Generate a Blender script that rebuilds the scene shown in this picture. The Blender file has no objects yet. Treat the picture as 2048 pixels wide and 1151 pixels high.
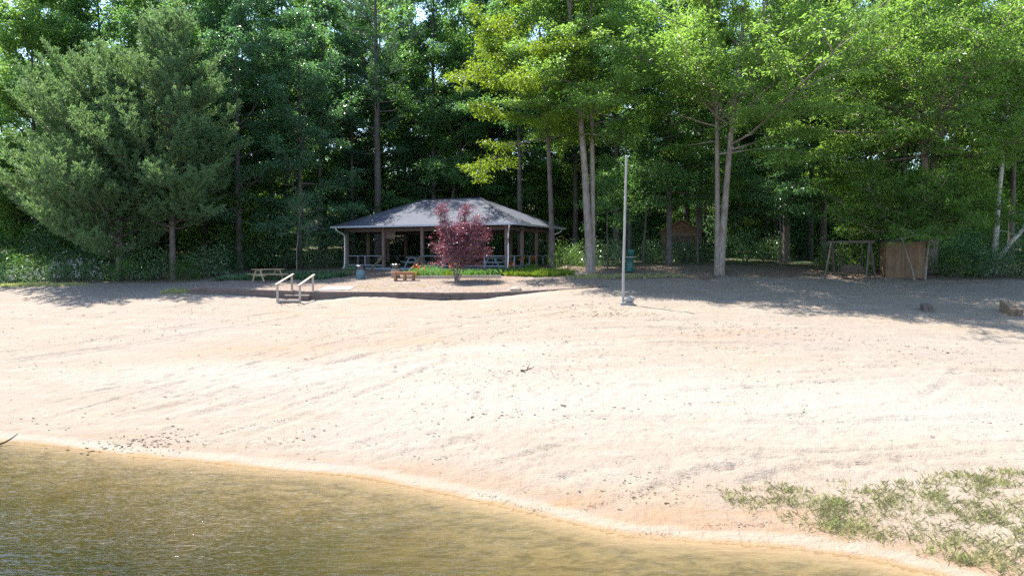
import bpy, math, random
import numpy as np
from mathutils import Vector, Matrix

random.seed(7)
R = math.radians
sc = bpy.context.scene
COL = sc.collection

# ------------------------------------------------------------------ camera
CAMZ, F, PITCH = 4.5, 1384.0, R(2.67)
cam = bpy.data.objects.new('camera', bpy.data.cameras.new('camera'))
COL.objects.link(cam)
cam.location = (0, 0, CAMZ)
cam.rotation_euler = (math.pi / 2 - PITCH, 0, 0)
cam.data.sensor_width = 36
cam.data.lens = 36 * F / 2048
cam.data.clip_end = 2000
sc.camera = cam

def ray(px, py):
    u, v = (px - 1024) / F, (575.5 - py) / F
    s, c = math.sin(PITCH), math.cos(PITCH)
    return np.array([u, c + v * s, -s + v * c])

def at(px, py, Y):
    d = ray(px, py)
    return np.array([0, 0, CAMZ]) + d * (Y / d[1])

def on_z(px, py, z=0.0):
    d = ray(px, py)
    return np.array([0, 0, CAMZ]) + d * ((z - CAMZ) / d[2])

# ------------------------------------------------------------------ noise
def _hash(ix, iy, seed):
    h = (ix * 374761393 + iy * 668265263 + seed * 974634777) & 0x7fffffff
    h = ((h ^ (h >> 13)) * 1274126177) & 0x7fffffff
    return ((h ^ (h >> 16)) & 0xffff) / 65535.0

def vnoise(x, y, seed=0):
    x = np.asarray(x, float); y = np.asarray(y, float)
    ix = np.floor(x).astype(np.int64); iy = np.floor(y).astype(np.int64)
    fx, fy = x - ix, y - iy
    fx = fx * fx * (3 - 2 * fx); fy = fy * fy * (3 - 2 * fy)
    a = _hash(ix, iy, seed); b = _hash(ix + 1, iy, seed)
    c = _hash(ix, iy + 1, seed); d = _hash(ix + 1, iy + 1, seed)
    return (a * (1 - fx) + b * fx) * (1 - fy) + (c * (1 - fx) + d * fx) * fy - .5

def fbm(x, y, seed=0, o=4):
    s, a = 0, 1.0
    for k in range(o):
        s = s + a * vnoise(x * 2 ** k + 13.7 * k, y * 2 ** k - 7.1 * k, seed + k)
        a *= .5
    return s

# ------------------------------------------------------------------ terrain heights
SHORE = [(-700, 800), (-350, 842), (0, 880), (130, 893), (300, 915), (400, 921), (550, 938), (700, 950), (850, 978), (1000, 1010),
         (1150, 1045), (1250, 1070), (1450, 1085), (1600, 1097), (1750, 1119), (1880, 1150), (2048, 1200), (2300, 1300)]
shore_xy = np.array([on_z(*p)[:2] for p in SHORE])
ctrl = [(x, y, 0.0) for x, y in shore_xy]
for i, (x, y) in enumerate(shore_xy[::2]):
    ctrl += [(x - .6, y - 2.4, -.30), (x - 1.5, y - 6, -.75), (x - 3, y - 14, -2.0)]
for px, py, Y in [(380, 588, 38.9), (500, 592, 38.5), (620, 601, 38.2), (720, 593, 37.9), (870, 599, 37.5), (950, 599, 37.4),
                  (1040, 589, 37.8), (1200, 575, 39.3), (1300, 577, 40.0), (0, 575, 42), (200, 572, 42), (-300, 580, 42), (330, 582, 40.5),
                  (500, 566, 42.5), (760, 565, 42.5), (1000, 563, 42.5), (1150, 562, 42), (0, 566, 44.5), (300, 562, 44.5),
                  (450, 558, 45), (690, 546, 48), (1030, 549, 45), (1180, 547, 44.5), (1437, 549, 44), (1700, 558, 43.5),
                  (1850, 559, 43.5), (2048, 560, 43), (2400, 562, 43), (1246, 608, 34), (1855, 623, 33.6), (2022, 628, 33.4)]:
    ctrl.append(tuple(at(px, py, Y)))
for x in (-60, -25, 5, 30, 60):
    ctrl += [(x, 60, 4.3), (x, 80, 6.4), (x, 120, 15.0)]
CT = np.array(ctrl)
def _U(r2):
    return np.where(r2 > 1e-9, r2 * np.log(np.maximum(r2, 1e-9)), 0)
_n = len(CT)
_K = _U(((CT[:, None, :2] - CT[None, :, :2]) ** 2).sum(-1)) + np.eye(_n) * .3
_P = np.hstack([np.ones((_n, 1)), CT[:, :2]])
_W = np.linalg.solve(np.block([[_K, _P], [_P.T, np.zeros((3, 3))]]), np.concatenate([CT[:, 2], np.zeros(3)]))

def zbase(x, y):
    x = np.clip(np.asarray(x, float), -60, 60); y = np.clip(np.asarray(y, float), -4, 130)
    shp = x.shape
    q = np.stack([x.ravel(), y.ravel()], 1)
    out = np.empty(len(q))
    for i in range(0, len(q), 20000):
        p = q[i:i + 20000]
        out[i:i + 20000] = _U(((p[:, None] - CT[None, :, :2]) ** 2).sum(-1)) @ _W[:_n] + _W[_n] + p @ _W[_n + 1:]
    return out.reshape(shp)

def z0(x, y):
    return float(zbase(np.array([x]), np.array([y]))[0])

def hit(px, py, fn=None):
    """where the line of sight through a pixel of the survey first meets the ground"""
    Y = np.arange(6, 75, .05)
    d = ray(px, py)
    P = np.array([0, 0, CAMZ])[None] + d[None] * (Y / d[1])[:, None]
    g = (fn or zbase)(P[:, 0], P[:, 1])
    k = np.argmax(P[:, 2] < g)
    return P[k]

def gp(px, Y):
    x = (px - 1024) / F * Y
    return np.array([x, Y, z0(x, Y)])

# terrace held by the timber wall
WALL = [(380, 575, 39.0), (500, 578, 38.7), (620, 582.5, 38.4), (760, 583.5, 37.9), (870, 584, 37.6), (912, 586.5, 37.5), (1040, 582, 37.9),
        (1130, 577, 38.8), (1215, 571.5, 39.9)]
wall_pts = np.array([at(*w) for w in WALL])
BACKY = 45.2
def terrace(x, y):
    x = np.asarray(x, float); y = np.asarray(y, float)
    yw = np.interp(x, wall_pts[:, 0], wall_pts[:, 1]); zw = np.interp(x, wall_pts[:, 0], wall_pts[:, 2])
    s = np.clip((y - yw) / (BACKY - yw), 0, 1)
    zb = zbase(x, np.full_like(x, BACKY))
    z = zw - .03 + (zb - zw + .03) * s ** .92
    return np.maximum(z, zbase(x, y) + .008)
def tz(x, y):
    return float(terrace(np.array([x]), np.array([y]))[0])
def surf(x, y):
    """height of whatever ground one stands on"""
    if wall_pts[0, 0] < x < wall_pts[-1, 0] and np.interp(x, wall_pts[:, 0], wall_pts[:, 1]) < y < BACKY:
        return tz(x, y)
    return z0(x, y)

# ------------------------------------------------------------------ mesh building
class MB:
    def __init__(s):
        s.v, s.q, s.n = [], [], 0
    def add(s, v, q):
        v = np.asarray(v, float); q = np.asarray(q, np.int64)
        s.v.append(v); s.q.append(q + s.n); s.n += len(v)
        return s
    def box(s, c, size, rz=0, rx=0, ry=0, taper=1.0):
        sx, sy, sz = [k / 2 for k in size]
        v = np.array([(x * sx, y * sy, z * sz) for z in (-1, 1) for y in (-1, 1) for x in (-1, 1)], float)
        v[4:, :2] *= taper
        m = np.array(Matrix.Rotation(rz, 3, 'Z') @ Matrix.Rotation(ry, 3, 'Y') @ Matrix.Rotation(rx, 3, 'X'))
        return s.add(v @ m.T + np.asarray(c, float), [(0, 2, 3, 1), (4, 5, 7, 6), (0, 1, 5, 4), (2, 6, 7, 3), (0, 4, 6, 2), (1, 3, 7, 5)])
    def bar(s, a, b, w, h, up=(0, 0, 1)):
        a, b = np.asarray(a, float), np.asarray(b, float)
        t = (b - a) / np.linalg.norm(b - a)
        sd = np.cross(t, up); sd /= np.linalg.norm(sd); u = np.cross(sd, t)
        v = [p + sd * (w / 2) * i + u * (h / 2) * j for p in (a, b) for j in (-1, 1) for i in (-1, 1)]
        return s.add(v, [(0, 1, 3, 2), (4, 6, 7, 5), (0, 4, 5, 1), (2, 3, 7, 6), (0, 2, 6, 4), (1, 5, 7, 3)])
    def tube(s, pts, rad, k=6, cap=True):
        pts = np.asarray(pts, float); n = len(pts)
        rad = np.broadcast_to(np.asarray(rad, float), (n,))
        t = np.gradient(pts, axis=0); t /= np.linalg.norm(t, axis=1)[:, None] + 1e-9
        ref = np.array([0, 0, 1.]) if abs(t[:, 2]).mean() < .8 else np.array([1., 0, 0])
        a = np.cross(t, ref); a /= np.linalg.norm(a, axis=1)[:, None] + 1e-9
        b = np.cross(t, a)
        th = np.arange(k) * 2 * np.pi / k
        v = pts[:, None] + rad[:, None, None] * (a[:, None] * np.cos(th)[None, :, None] + b[:, None] * np.sin(th)[None, :, None])
        i, j = np.meshgrid(np.arange(n - 1), np.arange(k), indexing='ij')
        j2 = (j + 1) % k
        q = np.stack([i * k + j, (i + 1) * k + j, (i + 1) * k + j2, i * k + j2], -1).reshape(-1, 4)
        s.add(v.reshape(-1, 3), q)
        if cap:
            for e, r in ((0, -1), (n - 1, 1)):
                c = np.vstack([v[e], pts[e][None]])
                s.add(c, [(m, (m + 1) % k, k, k) for m in range(k)] if r > 0 else [((m + 1) % k, m, k, k) for m in range(k)])
        return s
    def lathe(s, prof, c=(0, 0, 0), k=16):
        th = np.arange(k) * 2 * np.pi / k
        v = np.array([[(r * math.cos(a), r * math.sin(a), z) for a in th] for r, z in prof]).reshape(-1, 3) + np.asarray(c, float)
        q = [(i * k + j, i * k + (j + 1) % k, (i + 1) * k + (j + 1) % k, (i + 1) * k + j) for i in range(len(prof) - 1) for j in range(k)]
        return s.add(v, q)
    def build(s, name, mat, parent=None, smooth=False, loc=None):
        v = np.concatenate(s.v); q = np.concatenate(s.q)
        me = bpy.data.meshes.new(name)
        tri = q[:, 2] == q[:, 3]
        Q, T = q[~tri], q[tri][:, :3]
        me.vertices.add(len(v)); me.vertices.foreach_set('co', v.astype(np.float32).ravel())
        me.loops.add(len(Q) * 4 + len(T) * 3); me.loops.foreach_set('vertex_index', np.concatenate([Q.ravel(), T.ravel()]).astype(np.int32))
        me.polygons.add(len(Q) + len(T))
        st = np.concatenate([np.arange(len(Q)) * 4, len(Q) * 4 + np.arange(len(T)) * 3]).astype(np.int32)
        me.polygons.foreach_set('loop_start', st)
        me.polygons.foreach_set('use_smooth', np.full(len(Q) + len(T), smooth))
        me.materials.append(mat)
        me.update(calc_edges=True); me.validate()
        o = bpy.data.objects.new(name, me); COL.objects.link(o)
        if parent: o.parent = parent
        if loc is not None: o.location = loc
        return o

def tag(o, label=None, cat=None, group=None, kind=None):
    if label: o['label'] = label
    if cat: o['category'] = cat
    if group: o['group'] = group
    if kind: o['kind'] = kind
    return o

def empty(name, loc=(0, 0, 0), rz=0, label=None, cat=None, group=None):
    o = bpy.data.objects.new(name, None); COL.objects.link(o)
    o.location = loc; o.rotation_euler = (0, 0, rz); o.empty_display_size = .3
    return tag(o, label, cat, group)

def copy_thing(src, loc, rz=0, scale=1, label=None, group=None):
    r = src.copy(); COL.objects.link(r)
    r.location = loc; r.rotation_euler = (0, 0, rz)
    r.scale = (scale,) * 3 if np.isscalar(scale) else scale
    tag(r, label, None, group)
    for ch in src.children:
        c = ch.copy(); COL.objects.link(c); c.parent = r
        for g in ch.children:
            d = g.copy(); COL.objects.link(d); d.parent = c
    return r

# ------------------------------------------------------------------ materials
class NT:
    def __init__(s, name):
        s.m = bpy.data.materials.new(name); s.m.use_nodes = True
        s.t = s.m.node_tree; s.t.nodes.clear()
        s.out = s.t.nodes.new('ShaderNodeOutputMaterial')
    def n(s, typ, **kw):
        nd = s.t.nodes.new(typ)
        for k, v in kw.items():
            if k in nd.inputs.keys() if isinstance(k, str) else False: s.set(nd, k, v)
            else: setattr(nd, k, v)
        return nd
    def set(s, nd, k, v):
        i = nd.inputs[k]
        if hasattr(v, 'is_linked') or isinstance(v, bpy.types.NodeSocket): s.t.links.new(v, i)
        else: i.default_value = (*v, 1) if isinstance(v, (tuple, list)) and len(v) == 3 and i.type == 'RGBA' else v
    def coord(s, kind='Object', scale=(1, 1, 1), rot=(0, 0, 0)):
        if kind == 'Position': src = s.n('ShaderNodeNewGeometry').outputs['Position']
        else: src = s.n('ShaderNodeTexCoord').outputs[kind]
        mp = s.n('ShaderNodeMapping'); s.set(mp, 'Vector', src); s.set(mp, 'Scale', scale); s.set(mp, 'Rotation', rot)
        return mp.outputs[0]
    def noise(s, vec, scale, detail=4, rough=.55, dist=0):
        nd = s.n('ShaderNodeTexNoise'); s.set(nd, 'Vector', vec); s.set(nd, 'Scale', scale); s.set(nd, 'Detail', detail)
        s.set(nd, 'Roughness', rough); s.set(nd, 'Distortion', dist)
        return nd.outputs['Fac']
    def ramp(s, fac, a, b, lo=0., hi=1.):
        nd = s.n('ShaderNodeMapRange'); s.set(nd, 'Value', fac); s.set(nd, 'From Min', a); s.set(nd, 'From Max', b)
        s.set(nd, 'To Min', lo); s.set(nd, 'To Max', hi)
        return nd.outputs[0]
    def mix(s, f, a, b, mode='MIX'):
        nd = s.n('ShaderNodeMix', data_type='RGBA', blend_type=mode)
        for k, v in ((0, f), (6, a), (7, b)):
            i = nd.inputs[k]
            if isinstance(v, bpy.types.NodeSocket): s.t.links.new(v, i)
            else: i.default_value = (*v, 1) if isinstance(v, (tuple, list)) and len(v) == 3 else v
        return nd.outputs[2]
    def math(s, op, a, b=0.):
        nd = s.n('ShaderNodeMath', operation=op)
        for k, v in ((0, a), (1, b)):
            if isinstance(v, bpy.types.NodeSocket): s.t.links.new(v, nd.inputs[k])
            else: nd.inputs[k].default_value = v
        return nd.outputs[0]
    def bump(s, h, strength=.5, dist=.05, nrm=None):
        nd = s.n('ShaderNodeBump'); s.set(nd, 'Height', h); s.set(nd, 'Strength', strength); s.set(nd, 'Distance', dist)
        if nrm: s.set(nd, 'Normal', nrm)
        return nd.outputs[0]
    def bsdf(s, col, rough=.8, spec=.3, nrm=None, metal=0):
        nd = s.n('ShaderNodeBsdfPrincipled'); s.set(nd, 'Base Color', col); s.set(nd, 'Roughness', rough)
        s.set(nd, 'Specular IOR Level', spec); s.set(nd, 'Metallic', metal)
        if nrm: s.set(nd, 'Normal', nrm)
        return nd.outputs[0]
    def end(s, sh, vol=None):
        s.t.links.new(sh, s.out.inputs['Surface'])
        if vol: s.t.links.new(vol, s.out.inputs['Volume'])
        return s.m

def leaf_mat(name, a, b, trans, tf=.4, rough=.45, spec=.35):
    t = NT(name)
    g = t.n('ShaderNodeNewGeometry').outputs['Random Per Island']
    oi = t.n('ShaderNodeObjectInfo').outputs['Random']
    col = t.mix(g, a, b)
    col = t.mix(t.ramp(oi, 0, 1, 0, .35), col, tuple(k * .62 for k in a))
    p = t.bsdf(col, rough, spec)
    tr = t.n('ShaderNodeBsdfTranslucent')
    t.set(tr, 'Color', t.mix(g, trans, tuple(k * .72 for k in trans)))
    mx = t.n('ShaderNodeMixShader'); t.set(mx, 0, tf)
    t.t.links.new(p, mx.inputs[1]); t.t.links.new(tr.outputs[0], mx.inputs[2])
    return t.end(mx.outputs[0])

def bark_mat(name, a, b, sc_=6, bump=.8):
    t = NT(name)
    v = t.coord('Object', (1, 1, .22))
    n1 = t.noise(v, sc_ * 2, 5, .65); n2 = t.noise(t.coord('Object'), .9, 3)
    col = t.mix(t.ramp(n1, .35, .65), a, b)
    col = t.mix(t.ramp(n2, .45, .7, 0, .5), col, tuple(k * .55 for k in a))
    return t.end(t.bsdf(col, .9, .15, t.bump(n1, bump, .05)))

def wood_mat(name, a, b, axis=(14, 14, 1.2), rough=.8, rot=(0, 0, 0)):
    t = NT(name)
    n1 = t.noise(t.coord('Object', axis, rot), 1.6, 5, .6, .4); n2 = t.noise(t.coord('Object'), 2.2, 3)
    col = t.mix(t.ramp(n1, .32, .68), a, b)
    col = t.mix(t.ramp(n2, .5, .75, 0, .45), col, tuple(k * .6 for k in a))
    return t.end(t.bsdf(col, rough, .25, t.bump(n1, .35, .01)))

def plain_mat(name, col, rough=.6, spec=.4, var=.25, metal=0):
    t = NT(name)
    n1 = t.noise(t.coord('Object'), 5, 5, .6)
    return t.end(t.bsdf(t.mix(t.ramp(n1, .35, .7), col, tuple(k * (1 - var) for k in col)), rough, spec, t.bump(n1, .15, .01), metal))

M = {}
M['oak'] = leaf_mat('oak_leaves', (.115, .19, .042), (.062, .13, .034), (.31, .52, .07), .5, .36, .45)
M['yellow'] = leaf_mat('yellow_green_leaves', (.11, .18, .018), (.07, .14, .018), (.30, .42, .02), .45)
M['mid'] = leaf_mat('green_leaves', (.08, .155, .05), (.048, .11, .04), (.2, .41, .08), .5, .36, .5)
M['dark'] = leaf_mat('dark_leaves', (.06, .125, .058), (.036, .088, .044), (.14, .32, .085), .45, .3, .6)
M['pine'] = leaf_mat('pine_needles', (.1, .165, .07), (.065, .12, .055), (.19, .31, .09), .42, .55, .25)
M['darkpine'] = leaf_mat('dark_pine_needles', (.045, .105, .052), (.028, .072, .04), (.09, .2, .06), .35, .5, .3)
M['laurel'] = leaf_mat('laurel_leaves', (.1, .165, .075), (.06, .115, .052), (.18, .34, .09), .38, .26, .8)
M['light'] = leaf_mat('light_leaves', (.07, .14, .025), (.045, .1, .022), (.18, .33, .03), .45)
M['maroon'] = leaf_mat('maroon_leaves', (.15, .056, .075), (.085, .036, .05), (.3, .06, .105), .36, .35, .6)
M['flower'] = leaf_mat('white_petals', (.62, .58, .6), (.5, .46, .5), (.5, .45, .5), .3)
M['lily'] = leaf_mat('orange_petals', (.7, .2, .02), (.6, .12, .02), (.6, .2, .02), .3)
M['blade'] = leaf_mat('grass_blades', (.4, .38, .2), (.27, .275, .125), (.45, .5, .14), .5, .6, .2)
M['lime'] = leaf_mat('lily_blades', (.13, .2, .025), (.08, .15, .02), (.3, .42, .03), .42, .5, .3)
M['dry'] = leaf_mat('dry_blades', (.26, .23, .12), (.19, .18, .08), (.3, .27, .12), .3, .8, .1)
M['bark_oak'] = bark_mat('oak_bark', (.12, .098, .08), (.25, .215, .18))
M['bark_pine'] = bark_mat('pine_bark', (.06, .05, .045), (.14, .115, .1))
M['bark_dark'] = bark_mat('dark_bark', (.045, .04, .035), (.11, .095, .085))
M['bark_pale'] = bark_mat('pale_bark', (.3, .28, .25), (.52, .5, .46), 3)
M['bark_maroon'] = bark_mat('young_bark', (.12, .095, .08), (.24, .2, .17), 10)
M['deadwood'] = bark_mat('dead_wood', (.32, .29, .26), (.5, .47, .43), 5)
M['tie'] = wood_mat('tie_timber', (.075, .052, .046), (.15, .112, .096), (1.2, 14, 14))
M['grey_wood'] = wood_mat('weathered_wood', (.27, .21, .165), (.42, .35, .29))
M['table_wood'] = wood_mat('table_wood', (.26, .19, .12), (.4, .31, .21), (1.4, 10, 10))
M['bench_wood'] = wood_mat('bench_wood', (.24, .1, .05), (.36, .17, .085), (1.4, 10, 10))
M['post_wood'] = wood_mat('brown_post', (.1, .07, .06), (.17, .125, .105))
M['dark_wood'] = wood_mat('dark_wood', (.055, .04, .034), (.1, .075, .062))
M['deck_paint'] = wood_mat('grey_paint', (.14, .165, .19), (.2, .225, .245), (1.2, 10, 10))
M['rail_wood'] = wood_mat('stair_rail_wood', (.13, .09, .06), (.22, .16, .11))
M['white'] = plain_mat('white_metal', (.62, .61, .6), .4, .5, .15)
M['gutter'] = plain_mat('gutter_metal', (.36, .36, .38), .5, .4, .2)
M['pole'] = wood_mat('peeling_pole', (.2, .18, .165), (.34, .315, .29), (16, 16, .5))
M['concrete'] = plain_mat('concrete', (.25, .23, .21), .9, .2, .3)
M['stone'] = plain_mat('stone', (.3, .25, .2), .9, .2, .45)
M['barrel'] = plain_mat('barrel_paint', (.1, .17, .2), .5, .4, .35)
M['bag'] = plain_mat('bin_liner', (.012, .012, .014), .35, .5, .2)
M['green'] = plain_mat('green_paint', (.012, .075, .06), .5, .4, .3)
M['plywood'] = wood_mat('plywood', (.11, .07, .04), (.165, .11, .066), (9, 9, .8))
M['shed'] = wood_mat('shed_board', (.1, .06, .035), (.15, .095, .058), (8, 8, 1))
M['debris'] = plain_mat('leaf_litter', (.05, .042, .036), .9, .1, .5)

def shingle_mat():
    t = NT('asphalt_shingle')
    v = t.coord('Object')
    b = t.n('ShaderNodeTexBrick'); t.set(b, 'Vector', t.coord('UV')); t.set(b, 'Scale', 1.0)
    b.inputs['Brick Width'].default_value = .32; b.inputs['Row Height'].default_value = .14; b.inputs['Mortar Size'].default_value = .006
    b.inputs['Color1'].default_value = (.045, .051, .068, 1); b.inputs['Color2'].default_value = (.062, .068, .088, 1); b.inputs['Mortar'].default_value = (.035, .036, .042, 1)
    n1 = t.noise(v, .9, 4); n2 = t.noise(v, 40, 3)
    col = t.mix(t.ramp(n1, .4, .7, 0, .35), b.outputs['Color'], (.08, .083, .1))
    col = t.mix(t.ramp(n2, .4, .7, 0, .3), col, (.06, .06, .066))
    return t.end(t.bsdf(col, .85, .3, t.bump(t.math('ADD', b.outputs['Fac'], n2), .4, .012)))
M['shingle'] = shingle_mat()

def ground_mats():
    # sand ---------------------------------------------------------------
    def sandcol(t):
        v = t.coord('Position')
        big = t.noise(v, .12, 4, .6, .6); mid = t.noise(t.coord('Position', (.5, 1.6, 1), (0, 0, R(-14))), .9, 5, .62, .5)
        fine = t.noise(v, 9, 4, .7)
        col = t.mix(t.ramp(big, .38, .64), (.196, .157, .115), (.188, .156, .129))
        col = t.mix(t.ramp(mid, .42, .68), col, (.216, .183, .147))
        stain = t.n('ShaderNodeAttribute', attribute_name='stain').outputs['Fac']
        col = t.mix(t.math('MULTIPLY', stain, t.ramp(mid, .3, .62)), col, (.205, .125, .066))
        pale = t.n('ShaderNodeAttribute', attribute_name='pale').outputs['Fac']
        col = t.mix(t.math('MULTIPLY', pale, t.ramp(fine, .25, .6, .5, 1)), col, (.235, .206, .173))
        col = t.mix(t.ramp(fine, .48, .75, 0, .4), col, (.19, .15, .12))
        gr = t.noise(t.coord('Position', (1, 1.6, 1)), 22, 3, .7)
        col = t.mix(t.ramp(gr, .55, .75, 0, .3), col, (.17, .135, .11))
        vo = t.n('ShaderNodeTexVoronoi', feature='F1'); t.set(vo, 'Vector', t.coord('Position', (1, 1.5, 1))); t.set(vo, 'Scale', 3.2)
        sp = t.math('MULTIPLY', t.ramp(vo.outputs['Distance'], .1, .07), t.ramp(big, .42, .52))
        col = t.mix(t.math('MULTIPLY', sp, .75), col, (.07, .06, .055))
        # tannin silt line just over the lake
        on = t.n('ShaderNodeAttribute', attribute_name='onshore').outputs['Fac']
        zn = t.math('ADD', on, t.math('MULTIPLY', t.math('SUBTRACT', mid, .5), .5))
        band = t.math('MULTIPLY', t.ramp(zn, .45, .6), t.ramp(zn, 1.3, .65))
        col = t.mix(t.math('MULTIPLY', band, .45), col, (.18, .125, .085))
        lip = t.math('MULTIPLY', t.ramp(zn, .1, .2), t.ramp(zn, .5, .36))
        col = t.mix(t.math('MULTIPLY', lip, .6), col, (.225, .187, .145))
        wet = t.ramp(zn, .16, .02)
        col = t.mix(wet, col, (.2, .135, .07))
        return v, col, mid, fine, wet
    t = NT('beach_sand')
    v, col, mid, fine, wet = sandcol(t)
    rake = t.noise(t.coord('Position', (.35, 5.5, 1), (0, 0, R(-9))), 1.3, 5, .65, .8)
    lump = t.noise(v, 2.6, 6, .7, .3)
    h = t.math('ADD', t.math('MULTIPLY', rake, .3), t.math('ADD', lump, t.math('MULTIPLY', fine, .35)))
    fo = t.n('ShaderNodeAttribute', attribute_name='forest').outputs['Fac']
    fm = t.ramp(t.math('ADD', fo, t.math('MULTIPLY', t.math('SUBTRACT', lump, .5), .8)), .4, .6)
    dirt = t.mix(t.ramp(fine, .4, .65), (.105, .075, .055), (.22, .165, .125))
    col = t.mix(fm, col, dirt)
    M['sand'] = t.end(t.bsdf(col, .92, .12, t.bump(h, 1.0, .11)))
    # lake bed -----------------------------------------------------------
    t = NT('lake_bed')
    v = t.coord('Position')
    big = t.noise(t.coord('Position', (.7, 1.5, 1), (0, 0, R(20))), .38, 4, .6, 1.2); sp = t.noise(t.coord('Position', (1, 2.4, 1), (0, 0, R(-12))), 2.4, 5, .7, .5)
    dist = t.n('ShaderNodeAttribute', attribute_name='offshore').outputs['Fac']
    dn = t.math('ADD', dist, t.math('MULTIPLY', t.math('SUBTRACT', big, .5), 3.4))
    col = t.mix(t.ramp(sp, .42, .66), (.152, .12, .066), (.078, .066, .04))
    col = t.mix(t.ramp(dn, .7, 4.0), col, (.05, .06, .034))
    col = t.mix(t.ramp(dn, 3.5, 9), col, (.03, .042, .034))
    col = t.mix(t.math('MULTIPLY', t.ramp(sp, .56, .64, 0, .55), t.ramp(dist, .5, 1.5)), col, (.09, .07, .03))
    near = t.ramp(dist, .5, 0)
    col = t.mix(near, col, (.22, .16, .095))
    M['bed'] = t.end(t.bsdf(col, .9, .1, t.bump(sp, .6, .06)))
    # forest floor -------------------------------------------------------
    t = NT('forest_floor')
    v = t.coord('Position')
    a = t.noise(v, .5, 4); b = t.noise(v, 7, 5, .7)
    col = t.mix(t.ramp(b, .38, .66), (.075, .052, .038), (.2, .15, .11))
    col = t.mix(t.ramp(a, .42, .6, .1, .9), col, (.045, .085, .03))
    M['floor'] = t.end(t.bsdf(col, .95, .1, t.bump(b, .8, .06)))
    # gravel -------------------------------------------------------------
    t = NT('pea_gravel')
    v = t.coord('Position')
    vo = t.n('ShaderNodeTexVoronoi', feature='F1'); t.set(vo, 'Vector', v); t.set(vo, 'Scale', 11.0)
    big = t.noise(v, .45, 4, .6); fine = t.noise(v, 16, 3, .7)
    sep = t.n('ShaderNodeSeparateColor'); t.set(sep, 0, vo.outputs['Color'])
    col = t.mix(sep.outputs[0], (.125, .098, .08), (.26, .215, .175))
    col = t.mix(t.ramp(sep.outputs[1], .7, .95, 0, .8), col, (.1, .07, .055))
    col = t.mix(t.ramp(big, .42, .62, 0, .5), col, (.2, .135, .1))
    gr = t.noise(v, .8, 5, .65)
    col = t.mix(t.ramp(gr, .6, .72, 0, .45), col, (.2, .22, .07))
    M['gravel'] = t.end(t.bsdf(col, .92, .15, t.bump(t.math('ADD', vo.outputs['Distance'], fine), 1.0, .05)))
    # water --------------------------------------------------------------
    t = NT('lake_water')
    w1 = t.noise(t.coord('Position', (1.2, 3.4, 1), (0, 0, R(7))), 1.9, 1.2, .5, .6)
    w2 = t.noise(t.coord('Position', (1.6, 4.4, 1), (0, 0, R(-10))), 4.6, 1, .5, .4)
    cal = t.ramp(t.noise(t.coord('Position'), .22, 2), .35, .65, .35, 1.)
    h = t.math('MULTIPLY', t.math('ADD', w1, t.math('MULTIPLY', w2, .45)), cal)
    nrm = t.bump(h, .7, .05)
    fr = t.n('ShaderNodeFresnel'); t.set(fr, 'IOR', 1.33); t.set(fr, 'Normal', nrm)
    tb = t.n('ShaderNodeBsdfTransparent'); gb = t.n('ShaderNodeBsdfGlossy'); t.set(gb, 'Roughness', .03); t.set(gb, 'Normal', nrm)
    mx = t.n('ShaderNodeMixShader'); t.set(mx, 0, fr.outputs[0]); t.t.links.new(tb.outputs[0], mx.inputs[1]); t.t.links.new(gb.outputs[0], mx.inputs[2])
    va = t.n('ShaderNodeVolumeAbsorption'); t.set(va, 'Color', (.66, .59, .31)); t.set(va, 'Density', 1.5)
    M['water'] = t.end(mx.outputs[0], va.outputs[0])
ground_mats()

# ------------------------------------------------------------------ ground sheet: beach, lake bed, forest floor
def seg_dist(x, y, poly):
    d = np.full(x.shape, 1e9)
    for (ax, ay), (bx, by) in zip(poly[:-1], poly[1:]):
        vx, vy = bx - ax, by - ay
        t = np.clip(((x - ax) * vx + (y - ay) * vy) / (vx * vx + vy * vy + 1e-9), 0, 1)
        d = np.minimum(d, np.hypot(x - ax - t * vx, y - ay - t * vy))
    return d

def smooth_poly(pts, n=6):
    p = np.asarray(pts, float)
    t = np.arange(len(p)); tt = np.linspace(0, len(p) - 1, (len(p) - 1) * n + 1)
    out = np.stack([np.interp(tt, t, p[:, k]) for k in range(p.shape[1])], 1)
    for _ in range(3):
        out[1:-1] = (out[:-2] + 2 * out[1:-1] + out[2:]) / 4
    return out

TRACKS = [[(0, 705), (200, 680), (400, 645), (560, 625), (700, 605)], [(0, 722), (230, 695), (430, 660), (600, 632)], [(0, 640), (200, 632), (420, 605)],
          [(90, 838), (260, 790), (470, 740), (640, 690), (880, 640), (1100, 618)], [(60, 868), (200, 850), (420, 790), (600, 742), (830, 690), (1000, 648), (1140, 622)],
          [(230, 868), (400, 830), (640, 765), (860, 720)], [(420, 868), (560, 820), (720, 770)], [(500, 870), (700, 800), (900, 720)],
          [(395, 700), (430, 735), (560, 742), (700, 722), (860, 690)], [(630, 690), (640, 720), (700, 722)],
          [(960, 705), (1080, 740), (1200, 790), (1500, 780), (2048, 740)], [(1070, 735), (1160, 770), (1330, 775)], [(1100, 660), (1500, 652), (1850, 690)],
          [(1200, 690), (1600, 680), (2048, 760)], [(1150, 835), (1600, 850), (2048, 835)], [(1400, 900), (1700, 905), (2048, 880)],
          [(1500, 960), (1650, 930), (2048, 905)], [(1180, 1020), (1330, 985), (1450, 930), (1560, 915)], [(1240, 1010), (1360, 950), (1480, 930), (1640, 925)],
          [(1500, 830), (1720, 840), (1880, 790), (1920, 740)], [(760, 945), (820, 905), (960, 880)], [(940, 955), (1020, 920), (1160, 880)],
          [(1080, 975), (1170, 940), (1300, 920)], [(640, 920), (720, 890), (800, 870)], [(100, 800), (330, 760), (560, 700)]]
track_w = [smooth_poly([hit(*p)[:2] for p in tr], 3) for tr in TRACKS]

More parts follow.
